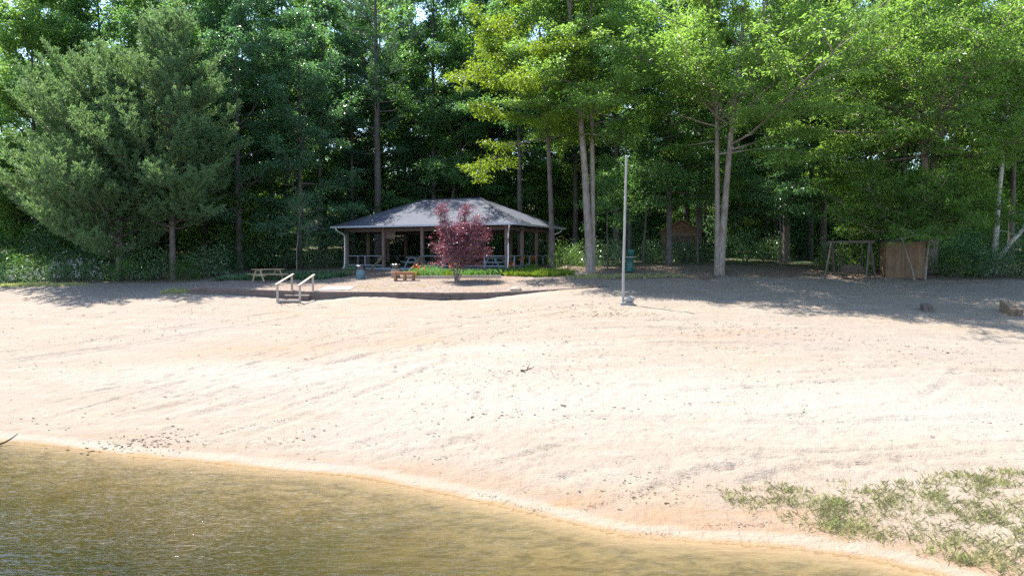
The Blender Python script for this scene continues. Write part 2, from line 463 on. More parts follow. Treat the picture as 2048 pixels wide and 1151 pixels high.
xs = np.concatenate([np.linspace(-260, -40, 24)[:-1], np.arange(-40, -21, .3), np.arange(-21, 25, .085), np.arange(25, 44, .3), np.linspace(44, 260, 24)])
ys = np.concatenate([np.linspace(-40, 5, 18)[:-1], np.arange(5, 38, .085), np.arange(38, 50, .2), np.arange(50, 90, 1.2), np.linspace(90, 420, 26)])
GX, GY = np.meshgrid(xs, ys)
GZ = zbase(GX, GY)
amp = np.clip(GZ / .5, 0, 1) * np.clip((60 - GY) / 15, .25, 1)
GZ = GZ + amp * (.06 * fbm(GX * .4, GY * .4, 3, 3) + .028 * fbm(GX * 1.7, GY * 1.7, 11, 3) + .03 * fbm(GX * 3.9, GY * 4.5, 15, 2))
# raked furrows running along the beach, and wheel tracks
ang = R(12)
along, across = GX * math.cos(ang) + GY * math.sin(ang), -GX * math.sin(ang) + GY * math.cos(ang)
GZ += amp * .009 * np.sin(across * 6.5 + 3 * fbm(along * .12, across * .3, 5, 2)) * np.clip(fbm(GX * .2, GY * .2, 21, 2) * 3 + .4, 0, 1)
fine = (GY > 5) & (GY < 44) & (np.abs(GX) < 44)
fx, fy = GX[fine], GY[fine]
dz = np.zeros(len(fx))
for i, tr in enumerate(track_w):
    d = seg_dist(fx, fy, tr)
    w = .1 + .05 * (i % 3)
    brk = np.clip(.75 + 1.6 * vnoise(fx * .9, fy * .9, 80 + i), .15, 1)
    dz += brk * (-.045 * np.exp(-(d / w) ** 2) + .035 * np.exp(-((d - 2.0 * w) / w) ** 2))
    if i in (3, 4, 10, 13): dz += brk * -.04 * np.exp(-((d - 1.3) / w) ** 2)
tmp = GZ[fine]; GZ[fine] = tmp + dz * np.clip(tmp / .3, 0, 1)
# footprints trodden in along the usual walking lines
rngf = np.random.default_rng(12)
sxs, sys_ = xs, ys
def tread(x, y, a, dep, l):
    i0, i1 = np.searchsorted(xs, (x - .5, x + .5)); j0, j1 = np.searchsorted(ys, (y - .5, y + .5))
    if i1 - i0 < 3 or j1 - j0 < 3: return
    dx, dy = GX[j0:j1, i0:i1] - x, GY[j0:j1, i0:i1] - y
    u, v = dx * math.cos(a) + dy * math.sin(a), -dx * math.sin(a) + dy * math.cos(a)
    r = np.sqrt((u / l) ** 2 + (v / (l * .5)) ** 2)
    GZ[j0:j1, i0:i1] += np.where(GZ[j0:j1, i0:i1] > .1, dep * (-np.exp(-r ** 2) + .45 * np.exp(-((r - 1.7) / .5) ** 2)), 0)
for pl, n, sp in [([(1240, 615), (1080, 640), (880, 685), (760, 715)], 260, .8), ([(880, 690), (1000, 760), (1080, 850), (1000, 950)], 420, 2.2), ([(600, 612), (700, 640), (880, 680)], 200, .9),
                  ([(1100, 700), (1500, 690), (1900, 720)], 260, 1.6), ([(200, 870), (600, 900), (1000, 975), (1250, 1020)], 320, 1.0), ([(1300, 960), (1600, 940), (1900, 900)], 260, 1.2),
                  ([(100, 760), (500, 760), (900, 800), (1400, 830), (1900, 820)], 700, 3.0), ([(1230, 600), (1500, 610), (1800, 615)], 260, 1.5)]:
    W_ = smooth_poly([hit(*p)[:2] for p in pl], 8)
    for _ in range(n):
        k = rngf.integers(0, len(W_) - 1); t = rngf.uniform()
        q = W_[k] * (1 - t) + W_[k + 1] * t + rngf.normal(size=2) * sp * .5
        dv = W_[k + 1] - W_[k]
        tread(q[0], q[1], math.atan2(dv[1], dv[0]) + rngf.normal() * .4, rngf.uniform(.012, .036), rngf.uniform(.1, .17))
# sand banked against the wall and the bed dropping away
offs = seg_dist(GX, GY, shore_xy)
sig = np.interp(GX, shore_xy[:, 0], shore_xy[:, 1])
under = GY < sig
GZ = np.where(under, np.minimum(GZ, -.02 * np.minimum(offs, 3) - .0) + .05 * fbm(GX * .8, GY * .8, 31, 3) * np.clip(offs / 2, 0, 1), GZ)
offshore = np.where(under, offs, 0); onshore = np.where(under, 0, np.minimum(offs, 5))
edge = np.interp(GX, [-60, -32, -20, -12, 0, 4, 8, 13, 22, 34, 60], [43.2, 43.4, 43.6, 44.6, 43.6, 42.2, 42.6, 43.0, 43.8, 43.0, 43])
forest = np.clip((GY - edge + 1.5 * fbm(GX * .5, GY * .5, 41, 3)) / 1.6 + .5, 0, 1)
ST = [(1380, 1040, 1.5), (1440, 1050, 1.6), (1500, 1050, 1.4), (1560, 1062, 1.0), (1650, 1080, .9), (1760, 1112, .9), (1880, 1135, .8), (930, 965, .7), (820, 945, .6), (1130, 1005, .8),
      (480, 708, 2.3), (520, 705, 2.6), (560, 700, 2.4), (720, 692, 2.4), (780, 690, 2.2), (620, 695, 2.2), (1480, 668, 1.6)]
stain = np.zeros(GX.shape)
for px, py, r in ST:
    p = hit(px, py)
    k = .55 if py < 800 else 1.0
    stain = np.maximum(stain, k * np.exp(-(((GX - p[0]) / (r * 1.6)) ** 2 + ((GY - p[1]) / (r * .8)) ** 2)))
PL = [(440, 745, 4, 1.6), (620, 750, 5, 1.8), (800, 735, 5, 1.6), (950, 700, 4, 1.2), (900, 780, 4, 2), (1100, 800, 5, 2.4), (1350, 790, 6, 2.6), (1650, 800, 6, 2.4), (1900, 830, 5, 2.2),
      (480, 590, 2, .9), (700, 594, 3, .7), (1000, 594, 3, .8), (560, 595, 2, .6)]
pale = np.zeros(GX.shape)
for px, py, a, b in PL:
    p = hit(px, py)
    pale = np.maximum(pale, np.exp(-(((GX - p[0]) / a) ** 2 + ((GY - p[1]) / b) ** 2)))
ny, nx = GX.shape
idx = np.arange(ny * nx).reshape(ny, nx)
quads = np.stack([idx[:-1, :-1], idx[:-1, 1:], idx[1:, 1:], idx[1:, :-1]], -1).reshape(-1, 4)
VG = np.stack([GX, GY, GZ], -1).reshape(-1, 3)
qc = lambda a: a.reshape(-1)[quads].mean(1)
isbed = qc(under.astype(float)) > .99
isfor = (qc(GY) > 50) & ~isbed
def ground_part(name, mask, mat, label):
    q = quads[mask]; u, inv = np.unique(q, return_inverse=True)
    b = MB(); b.add(VG[u], inv.reshape(-1, 4))
    o = b.build(name, mat, smooth=True)
    for nm, arr in (('stain', stain), ('pale', pale), ('forest', forest), ('offshore', offshore), ('onshore', onshore)):
        a = o.data.attributes.new(nm, 'FLOAT', 'POINT'); a.data.foreach_set('value', arr.reshape(-1)[u].astype(np.float32))
    return tag(o, label, 'ground', kind='structure')
ground_part('sand_beach', ~isbed & ~isfor, M['sand'], 'wide pale sandy beach sloping down to the brown lake')
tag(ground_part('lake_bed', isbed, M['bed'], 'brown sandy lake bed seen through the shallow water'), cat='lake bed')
ground_part('forest_floor', isfor, M['floor'], 'shaded leaf covered ground under the woods')

b = MB(); b.box((0, -60, -4), (520, 260, 8))
w = b.build('lake_water', M['water'])
tag(w, 'shallow brown lake water with small ripples along the sandy shore', 'lake', kind='structure')

# gravel terrace
b = MB()
tx = np.arange(wall_pts[0, 0] + .05, wall_pts[-1, 0], .25); ts = np.linspace(0, 1, 40)
TX, TS = np.meshgrid(tx, ts)
YW = np.interp(TX, wall_pts[:, 0], wall_pts[:, 1]) + .1
TY = YW + (BACKY - YW) * TS
TZ = terrace(TX, TY) + .02 * fbm(TX * 1.1, TY * 1.1, 9, 3) * np.clip(TS * 6, 0, 1) * np.clip((1 - TS) * 6, 0, 1) + .004
i2 = np.arange(TX.size).reshape(TX.shape)
b.add(np.stack([TX, TY, TZ], -1).reshape(-1, 3), np.stack([i2[:-1, :-1], i2[:-1, 1:], i2[1:, 1:], i2[1:, :-1]], -1).reshape(-1, 4))
tag(b.build('gravel_terrace', M['gravel'], smooth=True), 'brown pea gravel terrace sloping up behind the low timber wall', 'ground', kind='structure')

b = MB()
pv = [hit(632, 581, terrace), hit(700, 580, terrace), hit(712, 573, terrace), hit(655, 573, terrace)]
b.add([np.array([p[0], p[1], tz(p[0], p[1]) + dzz]) for dzz in (-.05, .035) for p in pv], [(4, 5, 6, 7), (0, 1, 5, 4), (1, 2, 6, 5), (2, 3, 7, 6), (3, 0, 4, 7)])
tag(b.build('path', M['concrete']), 'pale concrete landing slab at the top of the beach steps', 'path', kind='structure')

# ------------------------------------------------------------------ timber retaining wall
def make_wall():
    root = empty('retaining_wall', tuple(wall_pts[4] - np.array([0, 0, .5])), 0, 'low retaining wall of stacked brown timbers holding the gravel terrace', 'wall')
    o = np.array(root.location)
    pts = [np.array(p) for p in wall_pts]
    rng = np.random.default_rng(3)
    # lay timbers about 2.4 m long, in courses, following the line
    seg = np.concatenate([[0], np.cumsum([np.linalg.norm(pts[i + 1] - pts[i]) for i in range(len(pts) - 1)])])
    P = np.array(pts)
    def pos(s): return np.array([np.interp(s, seg, P[:, k]) for k in range(3)])
    for c in range(4):
        s = -rng.uniform(0, 1.2) if c else 0.
        while s < seg[-1] - .3:
            e = min(s + rng.uniform(2.2, 2.7), seg[-1])
            a, d = pos(max(s, 0) + .006), pos(e - .006)
            jog = rng.uniform(-.018, .018) + (.02 if c == 0 else 0)
            off = np.array([0, -jog, -.075 - .155 * c])
            bb = MB(); bb.bar(a + off - o, d + off - o, .19, .148)
            bb.build('timber', M['tie'], root)
            s = e
    # return at the left end
    a = pts[0]; d = np.array([at(410, 567, 41.6)[0], 41.6, pts[0][2] + .05])
    for c in range(3):
        off = np.array([.02 * c, .12, -.075 - .155 * c])
        MB().bar(a + off - o, d + off - o, .19, .148).build('timber', M['tie'], root)
make_wall()

# ------------------------------------------------------------------ beach steps with hand rails
def make_beach_steps():
    f1, f2, k1, k2 = at(555, 602, 37.4), at(600, 604, 37.3), at(584, 579, 38.9), at(626, 581, 38.8)
    for p in (k1, k2): p[2] = tz(p[0], p[1])
    root = empty('beach_steps', tuple((f1 + f2) / 2), 0, 'weathered wooden beach steps with two sloping hand rails at the timber wall', 'steps')
    o = np.array(root.location)
    for f, k in ((f1, k1), (f2, k2)):
        for p, h in ((f, .93), (k, .84)):
            MB().box(p - o + np.array([0, 0, h / 2 - .1]), (.11, .11, h + .2), .2).build('post', M['grey_wood'], root)
        a, c = f + [0, 0, .95], k + [0, 0, .86]
        d = (c - a) * .1
        MB().bar(a - d - o, c + d * 1.1 - o, .13, .045).build('hand_rail', M['grey_wood'], root)
    mid = lambda t, u: (f1 * (1 - u) + f2 * u) * (1 - t) + (k1 * (1 - u) + k2 * u) * t
    dirx = f2 - f1; rz = math.atan2(dirx[1], dirx[0])
    c1, c2 = mid(.05, .5), mid(.62, .52)
    MB().box(c1 - o + [0, .05, .03], (1.14, .3, .12), rz).build('tread', M['grey_wood'], root)
    MB().box(c1 - o + [0, .1, -.12], (1.1, .2, .17), rz).build('riser', M['tie'], root)
    MB().box(np.array([c2[0], c2[1], f1[2] + .27]) - o, (1.36, .34, .05), rz).build('tread', M['grey_wood'], root)
    MB().box(np.array([c2[0], c2[1] + .02, f1[2] + .13]) - o, (1.3, .26, .22), rz).build('riser', M['tie'], root)
make_beach_steps()

# ------------------------------------------------------------------ pavilion
PAV_ROT = R(-24)
PAV = np.array([-4.59, 52.4, 3.22])
def make_pavilion():
    root = empty('picnic_pavilion', tuple(PAV), PAV_ROT, 'open sided wooden picnic pavilion with grey hipped shingle roof at the edge of the woods', 'pavilion')
    HX, HY, EZ, RZ, RL = 7.35, 4.85, 3.25, 5.55, 2.45
    # roof slab: four pitches, a real soffit below
    c = [(-HX, -HY), (HX, -HY), (HX, HY), (-HX, HY)]
    v = [(x, y, EZ + .16) for x, y in c] + [(-RL, 0, RZ), (RL, 0, RZ)] + [(x, y, EZ + .03) for x, y in c] + [(-RL, 0, RZ - .22), (RL, 0, RZ - .22)]
    q = [(0, 1, 5, 4), (2, 3, 4, 5), (1, 2, 5, 5), (3, 0, 4, 4), (7, 6, 10, 11), (9, 8, 11, 10), (8, 7, 11, 11), (6, 9, 10, 10),
         (0, 6, 7, 1), (1, 7, 8, 2), (2, 8, 9, 3), (3, 9, 6, 0)]
    rf = MB().add(v, q).build('roof', M['shingle'], root)
    uv = rf.data.uv_layers.new(name='UVMap')
    for p in rf.data.polygons:
        n = p.normal
        ax = Vector((-n.y, n.x, 0)); ax = ax.normalized() if ax.length > 1e-4 else Vector((1, 0, 0))
        up = n.cross(ax)
        for li in p.loop_indices:
            co = rf.data.vertices[rf.data.loops[li].vertex_index].co
            uv.data[li].uv = (co.dot(ax), co.dot(up))
    b = MB()
    for (x, y), s in zip(c, (-1, 1, 1, -1)):
        b.bar((x * .995, y * .995, EZ + .175), (s * RL, 0, RZ + .015), .24, .03)
    b.bar((-RL, 0, RZ + .015), (RL, 0, RZ + .015), .24, .035)
    b.build('ridge_cap', M['shingle'], rf)
    for i in range(4):
        (x0, y0), (x1, y1) = c[i], c[(i + 1) % 4]
        k = np.array([x0 + x1, y0 + y1]); k = k / np.linalg.norm(k) * .06
        MB().bar((x0 + k[0], y0 + k[1], EZ + .1), (x1 + k[0], y1 + k[1], EZ + .1), .11, .12).build('gutter', M['gutter'], root)
    # posts and beams
    PX, PY, DZ = [-6.6, -3.35, -.1, 3.15, 6.4], [-4.0, -1.35, 1.35, 4.0], .42
    for x in PX:
        for y in (PY[0], PY[-1]):
            MB().box((x, y, (EZ + .1) / 2), (.19, .19, EZ + .1)).build('post', M['post_wood'], root)
    for y in PY[1:-1]:
        for x in (PX[0], PX[-1]):
            MB().box((x, y, (EZ + .1) / 2), (.19, .19, EZ + .1)).build('post', M['post_wood'], root)
    for y in (PY[0], PY[-1]):
        MB().box((-.1, y, EZ - .12), (13.4, .12, .26)).build('beam', M['dark_wood'], root)
    for x in (PX[0], PX[-1]):
        MB().box((x, 0, EZ - .14), (.11, 7.8, .24)).build('beam', M['dark_wood'], root)
    MB().box((-.1, 0, EZ + .06), (14.0, 9.2, .03)).build('ceiling_boards', M['dark_wood'], root)
    # deck, skirting and rails
    MB().box((-.1, 0, DZ - .05), (13.6, 8.5, .1)).build('deck', M['deck_paint'], root)
    b = MB()
    for k in range(2):
        b.box((-.1, -4.22, .27 - .16 * k - .02), (13.55, .035, .14)); b.box((6.66, 0, .27 - .16 * k - .02), (.035, 8.4, .14)); b.box((-6.86, 0, .27 - .16 * k - .02), (.035, 8.4, .14))
    b.build('skirt_board', M['deck_paint'], root)
    def rail(a, d):
        a, d = np.array(a, float), np.array(d, float)
        b = MB()
        b.bar((*a, DZ + .84), (*d, DZ + .84), .1, .05)
        b.bar((*a, DZ + .16), (*d, DZ + .16), .05, .09)
        for t in (.5,) if np.linalg.norm(d - a) > 2 else ():
            p = a + (d - a) * t
            b.box((*p, DZ + .4), (.08, .08, .82))
        b.build('railing', M['deck_paint'], root)
    for i in range(4):
        if i != 1: rail((PX[i] + .1, PY[0]), (PX[i + 1] - .1, PY[0]))
        rail((PX[i] + .1, PY[-1]), (PX[i + 1] - .1, PY[-1]))
    for i in range(3):
        for x in (PX[0], PX[-1]): rail((x, PY[i] + .1), (x, PY[i + 1] - .1))
    # steps into the second bay, plank hand rails
    for k in range(3):
        MB().box((-1.72, -4.42 - .3 * k, DZ - .14 - .13 * k), (2.9, .32, .05)).build('tread', M['deck_paint'], root)
        MB().box((-1.72, -4.3 - .3 * k, DZ - .21 - .13 * k), (2.86, .03, .1)).build('riser', M['dark_wood'], root)
    for x in (-3.35, -.1):
        MB().bar((x, -4.06, DZ + .86), (x, -5.75, -.02 + .18), .06, .19).build('stair_rail', M['rail_wood'], root)
    # downspouts
    for (x, y), (px, py) in (((-6.9, -HY - .05), (-6.72, -4.12)), ((7.0, -HY - .05), (6.58, -4.12)), ((7.25, HY - .5), (6.55, 4.1))):
        pts = smooth_poly([(x, y, EZ + .08), (x, y, EZ - .12), (px, py, EZ - .42), (px, py, EZ - .7), (px, py, .35), (px - .05, py - .28, .12)], 4)
        MB().tube(pts, .05, 8).build('downspout', M['white'], root)
    # louvred panel fixed beside the second post and boarded back corner
    b = MB()
    for k in range(6): b.box((-3.0, -3.86, 2.55 + .1 * k), (1.1, .03, .075), 0, .35)
    b.build('louvre_panel', M['post_wood'], root)
    MB().box((-3.05, 3.3, 1.7), (1.3, .5, 2.6)).build('chimney_cupboard', M['dark_wood'], root)
make_pavilion()

def pav_pt(x, y, z):
    c, s = math.cos(PAV_ROT), math.sin(PAV_ROT)
    return (PAV[0] + x * c - y * s, PAV[1] + x * s + y * c, PAV[2] + z)

def make_picnic_table(loc, rz, label, wood, group=None):
    root = empty('picnic_table', loc, rz, label, 'picnic table', group)
    L = 1.85
    b = MB()
    for k in range(5): b.box((0, -.3 + .15 * k, .74), (L, .14, .04))
    b.build('table_top', wood, root)
    for s in (-1, 1):
        b = MB()
        for k in range(2): b.box((0, s * (.62 + .145 * k), .44), (L, .135, .04))
        b.build('seat', wood, root)
    for s in (-1, 1):
        for t in (-1, 1):
            MB().bar((s * .68, t * .62, 0), (s * .68, t * .2, .72), .09, .045, (1, 0, 0)).build('leg', wood, root)
        MB().box((s * .63, 0, .38), (.04, 1.5, .09)).build('crossbar', wood, root)
        MB().box((s * .63, 0, .68), (.04, .7, .08)).build('batten', wood, root)
    return root
p = np.array(hit(533, 563, lambda x, y: np.where(y < BACKY, terrace(x, y), zbase(x, y))))
make_picnic_table((p[0], p[1] + .3, surf(p[0], p[1] + .3)), R(52), 'weathered picnic table standing in shade at the back of the gravel terrace', M['table_wood'])
TIN = 'picnic tables under the pavilion roof'
make_picnic_table(pav_pt(-1.6, -2.4, .42), PAV_ROT + R(95), 'grey picnic table under the pavilion roof just inside its entrance steps', M['deck_paint'], TIN)
make_picnic_table(pav_pt(1.6, -2.2, .42), PAV_ROT + R(85), 'grey picnic table under the pavilion roof behind the maroon tree', M['deck_paint'], TIN)
make_picnic_table(pav_pt(4.6, -1.9, .42), PAV_ROT + R(92), 'grey picnic table under the pavilion roof near its front downspout corner', M['deck_paint'], TIN)

def make_bench():
    p = at(809, 561, 43.0); p[2] = tz(p[0], p[1])
    root = empty('garden_bench', tuple(p), R(-4), 'low reddish brown wooden bench on the gravel beside the maroon tree', 'bench')
    for k in range(3): MB().box((0, -.17 + .17 * k, .5), (1.62, .16, .055)).build('seat_plank', M['bench_wood'], root)
    MB().box((0, -.16, .41), (1.2, .05, .12)).build('apron', M['bench_wood'], root)
    for x in (-.56, .02, .56):
        MB().box((x, -.14, .22), (.13, .12, .46)).build('leg', M['bench_wood'], root)
        MB().box((x, .14, .22), (.13, .12, .46)).build('leg', M['bench_wood'], root)
make_bench()

def make_bin(px, Y, body, label):
    x = (px - 1024) / F * Y
    root = empty('trash_barrel', (x, Y, surf(x, Y)), 0, label, 'trash can')
    prof = [(0, 0), (.285, 0), (.29, .03), (.285, .28), (.3, .3), (.285, .32), (.285, .56), (.3, .58), (.285, .6), (.285, .8), (.3, .83), (.285, .85), (.26, .84), (.255, .6), (0, .6)]
    MB().lathe(prof, k=24).build('drum', body, root, True)
    rng = np.random.default_rng(int(px))
    k = 24; th = np.arange(k) * 2 * np.pi / k
    b = MB(); rows = []
    for r, z in ((.27, .79), (.305, .87), (.312, .8), (.308, .6)):
        rows.append([(r * math.cos(a) * (1 + .03 * rng.normal()), r * math.sin(a), z + .025 * rng.normal()) for a in th])
    v = np.array(rows).reshape(-1, 3)
    b.add(v, [(i * k + j, i * k + (j + 1) % k, (i + 1) * k + (j + 1) % k, (i + 1) * k + j) for i in range(3) for j in range(k)])
    b.build('bin_liner', M['bag'], root, True)
make_bin(721, 44.2, M['barrel'], 'blue grey steel trash barrel with black liner left of the pavilion steps')
make_bin(791, 44.6, M['stone'], 'brown trash barrel with black liner standing behind the low bench')

# bed edging, stone, pole
a, c = at(812, 549.5, 43.9), at(1002, 549.5, 43.6)
a[2], c[2] = tz(*a[:2]) + .1, tz(*c[:2]) + .1
rt = empty('bed_edging', tuple(a), 0, 'long pale timber edging the flower bed in front of the pavilion', 'edging')
m_ = a + (c - a) * .52
MB().bar(np.zeros(3), m_ - a - [.01, 0, 0], .15, .16).build('timber', M['grey_wood'], rt)
MB().bar(m_ - a, c - a, .15, .155).build('timber', M['grey_wood'], rt)

def rock(name, loc, size, seed, label, mat):
    rng = np.random.default_rng(seed)
    k, n = 14, 9
    v = []
    for i in range(n):
        ph = -math.pi / 2 + math.pi * i / (n - 1)
        for j in range(k):
            th = 2 * math.pi * j / k
            d = np.array([math.cos(ph) * math.cos(th), math.cos(ph) * math.sin(th), math.sin(ph)])
            r = 1 + .35 * float(fbm(np.array([d[0] * 1.7 + d[2] * 2 + seed]), np.array([d[1] * 1.7 - d[2]]), seed, 3)[0])
            v.append(d * r * np.array(size))
    b = MB(); b.add(np.array(v), [(i * k + j, i * k + (j + 1) % k, (i + 1) * k + (j + 1) % k, (i + 1) * k + j) for i in range(n - 1) for j in range(k)])
    return tag(b.build(name, mat, None, False, loc), label, 'rock')
p = hit(1031, 580, terrace); rock('stone', (p[0], p[1], tz(p[0], p[1]) + .06), (.32, .22, .13), 4, 'low tan stone lying alone on the gravel terrace', M['stone'])
pp = at(1246, 606, 34.0); pp[2] = z0(pp[0], pp[1]) - .02
root = empty('wooden_pole', tuple(pp), 0, 'tall bare weathered pole standing in a concrete block on the sand', 'pole')
pts = np.array([(0, 0, 0), (.01, 0, 1.6), (.05, 0, 3.6), (.08, 0, 5.6), (.12, 0, 7.22)])
MB().tube(pts, [.066, .064, .06, .056, .052], 12).build('shaft', M['pole'], root, True)
MB().lathe([(0, .04), (.056, .03), (.06, 0), (.056, -.02)], (.12, 0, 7.23), 12).build('cap', M['deadwood'], root, True)
MB().box((.14, -.05, .0), (.68, .5, .24), .15, taper=.95).build('footing', M['concrete'], root)
rock('rock', (pp[0] + .3, pp[1] - .1, pp[2] + .27), (.27, .22, .16), 9, 'grey rock resting on the concrete block at the foot of the pole', M['concrete'])

# green pedestal with pale shelf
x = (1259 - 1024) / F * 45.5
root = empty('pedestal_stand', (x, 45.5, z0(x, 45.5)), 0, 'dark green round pedestal stand with a pale flat top near the bare pole', 'pedestal')
MB().lathe([(0, 0), (.36, 0), (.36, .06), (.27, .12), (.25, .7), (.33, .86), (.34, .92), (0, .92)], k=20).build('base', M['green'], root, True)
MB().lathe([(0, .92), (.44, .92), (.45, .95), (.44, .985), (0, .985)], k=24).build('table_top', M['concrete'], root)
MB().lathe([(0, .985), (.2, .985), (.24, 1.3), (.26, 1.42), (.24, 1.44), (0, 1.44)], (.08, 0, 0), 18).build('bucket', M['green'], root, True)

# old timber blocks on the sand
def block(px, py, size, rz, tilt, label, seed):
    p = hit(px, py)
    rt = empty('timber_block', (p[0], p[1], z0(p[0], p[1])), rz, label, 'timber')
    n = 4 if seed == 2 else 2
    for k in range(n):
        MB().box(((k - (n - 1) / 2) * size[0] / n, 0, size[2] / 2 - .06), (size[0] / n - .012, size[1] * (1 - .06 * (k % 2)), size[2] - .03 * (k % 2)), 0, tilt).build('timber', M['rail_wood'] if seed == 2 else M['tie'], rt)
block(1853, 620, (.42, 1.25, .34), R(-24), .06, 'pair of dark timbers half buried in sand in the tree shade', 1)
block(2022, 627, (.52, 1.35, .52), R(-14), .3, 'thick grey slatted timber block tilted on the sand near the far right', 2)

# swing
def make_swing():
    Y = 43.4
    p = gp(1700, Y); p[2] = z0(p[0], p[1] - .6) - .03
    root = empty('garden_swing', tuple(p), R(-42), 'brown timber frame swing seat on the sand edge under low branches', 'swing')
    W, H = 2.4, 2.45
    for s in (-1, 1):
        for t in (-1, 1):
            MB().bar((s * W / 2, t * 1.05, 0), (s * W / 2 * .93, t * .06, H), .1, .1, (1, 0, 0)).build('leg', M['dark_wood'], root)
        MB().bar((s * W / 2 * .97, -.55, 1.1), (s * W / 2 * .97, .55, 1.1), .05, .1).build('crossbar', M['dark_wood'], root)
    MB().box((0, 0, H), (W + .35, .14, .14)).build('top_beam', M['dark_wood'], root)
    b = MB()
    for k in range(4): b.box((0, -.22 + .13 * k, .46), (1.3, .11, .03))
    st = b.build('swing_seat', M['dark_wood'], root)
    b = MB()
    for k in range(4): b.box((0, .24 + .04 * k, .58 + .12 * k), (1.3, .03, .1), 0, .25)
    b.build('backrest', M['dark_wood'], st)
    for s in (-1, 1):
        MB().tube([(s * .62, -.2, .47), (s * .66, 0, H - .05)], .012, 5).build('chain', M['dark_wood'], st)
        MB().tube([(s * .62, .36, .95), (s * .66, .02, H - .05)], .012, 5).build('chain', M['dark_wood'], st)
        MB().box((s * .63, 0, .68), (.06, .5, .035)).build('armrest', M['dark_wood'], st)
make_swing()

# plywood hut by the right hand trees
def make_hut():
    p = gp(1803, 44.6); p[2] -= .05
    root = empty('plywood_hut', tuple(p), R(-16), 'small tan plywood hut with battens behind two pale saplings', 'hut')
    W, D, H = 2.15, 1.7, 2.3
    for (c, s) in (((0, -D / 2, H / 2), (W, .04, H)), ((0, D / 2, H / 2), (W, .04, H)), ((-W / 2 - .02, 0, H / 2), (.04, D + .04, H)), ((W / 2 + .02, 0, H / 2), (.04, D + .04, H))):
        MB().box(c, s).build('wall', M['plywood'], root)
    b = MB()
    for x in np.linspace(-W / 2 + .06, W / 2 - .06, 6): b.box((x, -D / 2 - .032, H / 2), (.05, .022, H))
    for y in (-.7, 0, .7): b.box((W / 2 + .052, y, H / 2), (.022, .05, H))
    b.build('batten', M['plywood'], root)
    MB().box((0, 0, H + .1), (W + .3, D + .4, .07), 0, .06).build('roof', M['shingle'], root)
    MB().box((.35, -D / 2 - .03, 1.0), (.7, .02, 1.9)).build('door', M['shed'], root)
make_hut()

def make_shed():
    p = gp(1362, 59); p[2] -= .05
    root = empty('storage_shed', tuple(p), R(-14), 'small brown board shed with gabled roof deep among the trunks', 'shed')
    W, D, H, G = 3.3, 3.6, 2.15, .95
    v = [(-W / 2, -D / 2, 0), (W / 2, -D / 2, 0), (W / 2, -D / 2, H), (0, -D / 2, H + G), (-W / 2, -D / 2, H)]
    v += [(a, -bb, cc) for a, bb, cc in v]
    b = MB().add(v, [(0, 1, 2, 4), (4, 2, 3, 3), (6, 5, 9, 7), (7, 9, 8, 8), (5, 0, 4, 9), (1, 6, 7, 2)])
    b.build('wall', M['shed'], root)
    rb = MB()
    for s in (-1, 1): rb.bar((s * (W / 4 + .1), -D / 2 - .3, H + G / 2 - .02), (s * (W / 4 + .1), D / 2 + .3, H + G / 2 - .02), W / 2 / math.cos(math.atan2(G, W / 2)) + .3, .07, (-s * -math.sin(math.atan2(G, W / 2)), 0, math.cos(math.atan2(G, W / 2))))
    rb.build('roof', M['shed'], root)
    for s in (-1, 1): MB().box((s * .52, -D / 2 - .025, .95), (1.0, .04, 1.8)).build('door', M['dark_wood'], root)
    MB().box((0, -D / 2 - .03, 1.93), (2.3, .05, .12)).build('lintel_board', M['rail_wood'], root)
make_shed()

exec_vegetation = True
# ------------------------------------------------------------------ vegetation generators
def nrm(v):
    return v / (np.linalg.norm(v, axis=-1, keepdims=True) + 1e-9)

def leaves_mesh(b, rng, C, rad, per, size, flat=.55, out=None, droop=.35, wid=.42):
    """sprays of leaf shapes round each centre"""
    n = len(C)
    cnt = np.maximum(3, rng.poisson(per, n)); ci = np.repeat(np.arange(n), cnt); N = len(ci)
    off = rng.normal(size=(N, 3)) * .5
    off[:, 2] *= flat
    off *= np.asarray(rad)[ci][:, None] if np.ndim(rad) else rad
    off[:, 2] -= droop * (off[:, 0] ** 2 + off[:, 1] ** 2) ** .5 * .6
    pos = C[ci] + off
    d = nrm(off * [1, 1, .4] + rng.normal(size=(N, 3)) * .22 + [0, 0, -droop * .25])
    up = nrm(np.array([0, 0, 1.]) + rng.normal(size=(N, 3)) * .42)
    sd = nrm(np.cross(d, up)); u2 = np.cross(sd, d)
    L = size * rng.uniform(.5, 1.42, N)[:, None]
    w = L * wid
    v = np.stack([pos, pos + d * L * .45 + sd * w * .5 + u2 * w * .14, pos + d * L - u2 * L * .1, pos + d * L * .45 - sd * w * .5 + u2 * w * .14], 1).reshape(-1, 3)
    b.add(v, np.arange(N * 4).reshape(-1, 4))

def path_from(p, d, L, n, rng, curve, jit):
    pts = [p]; d = d / np.linalg.norm(d)
    for i in range(n):
        d = d + np.array([0, 0, curve / n]) + rng.normal(size=3) * jit
        d /= np.linalg.norm(d)
        pts.append(pts[-1] + d * L / n)
    return np.array(pts)

def lerp_path(pts, f):
    f = np.clip(f, 0, 1) * (len(pts) - 1); i = int(min(f, len(pts) - 2)); t = f - i
    return pts[i] * (1 - t) + pts[i + 1] * t, pts[i + 1] - pts[i]

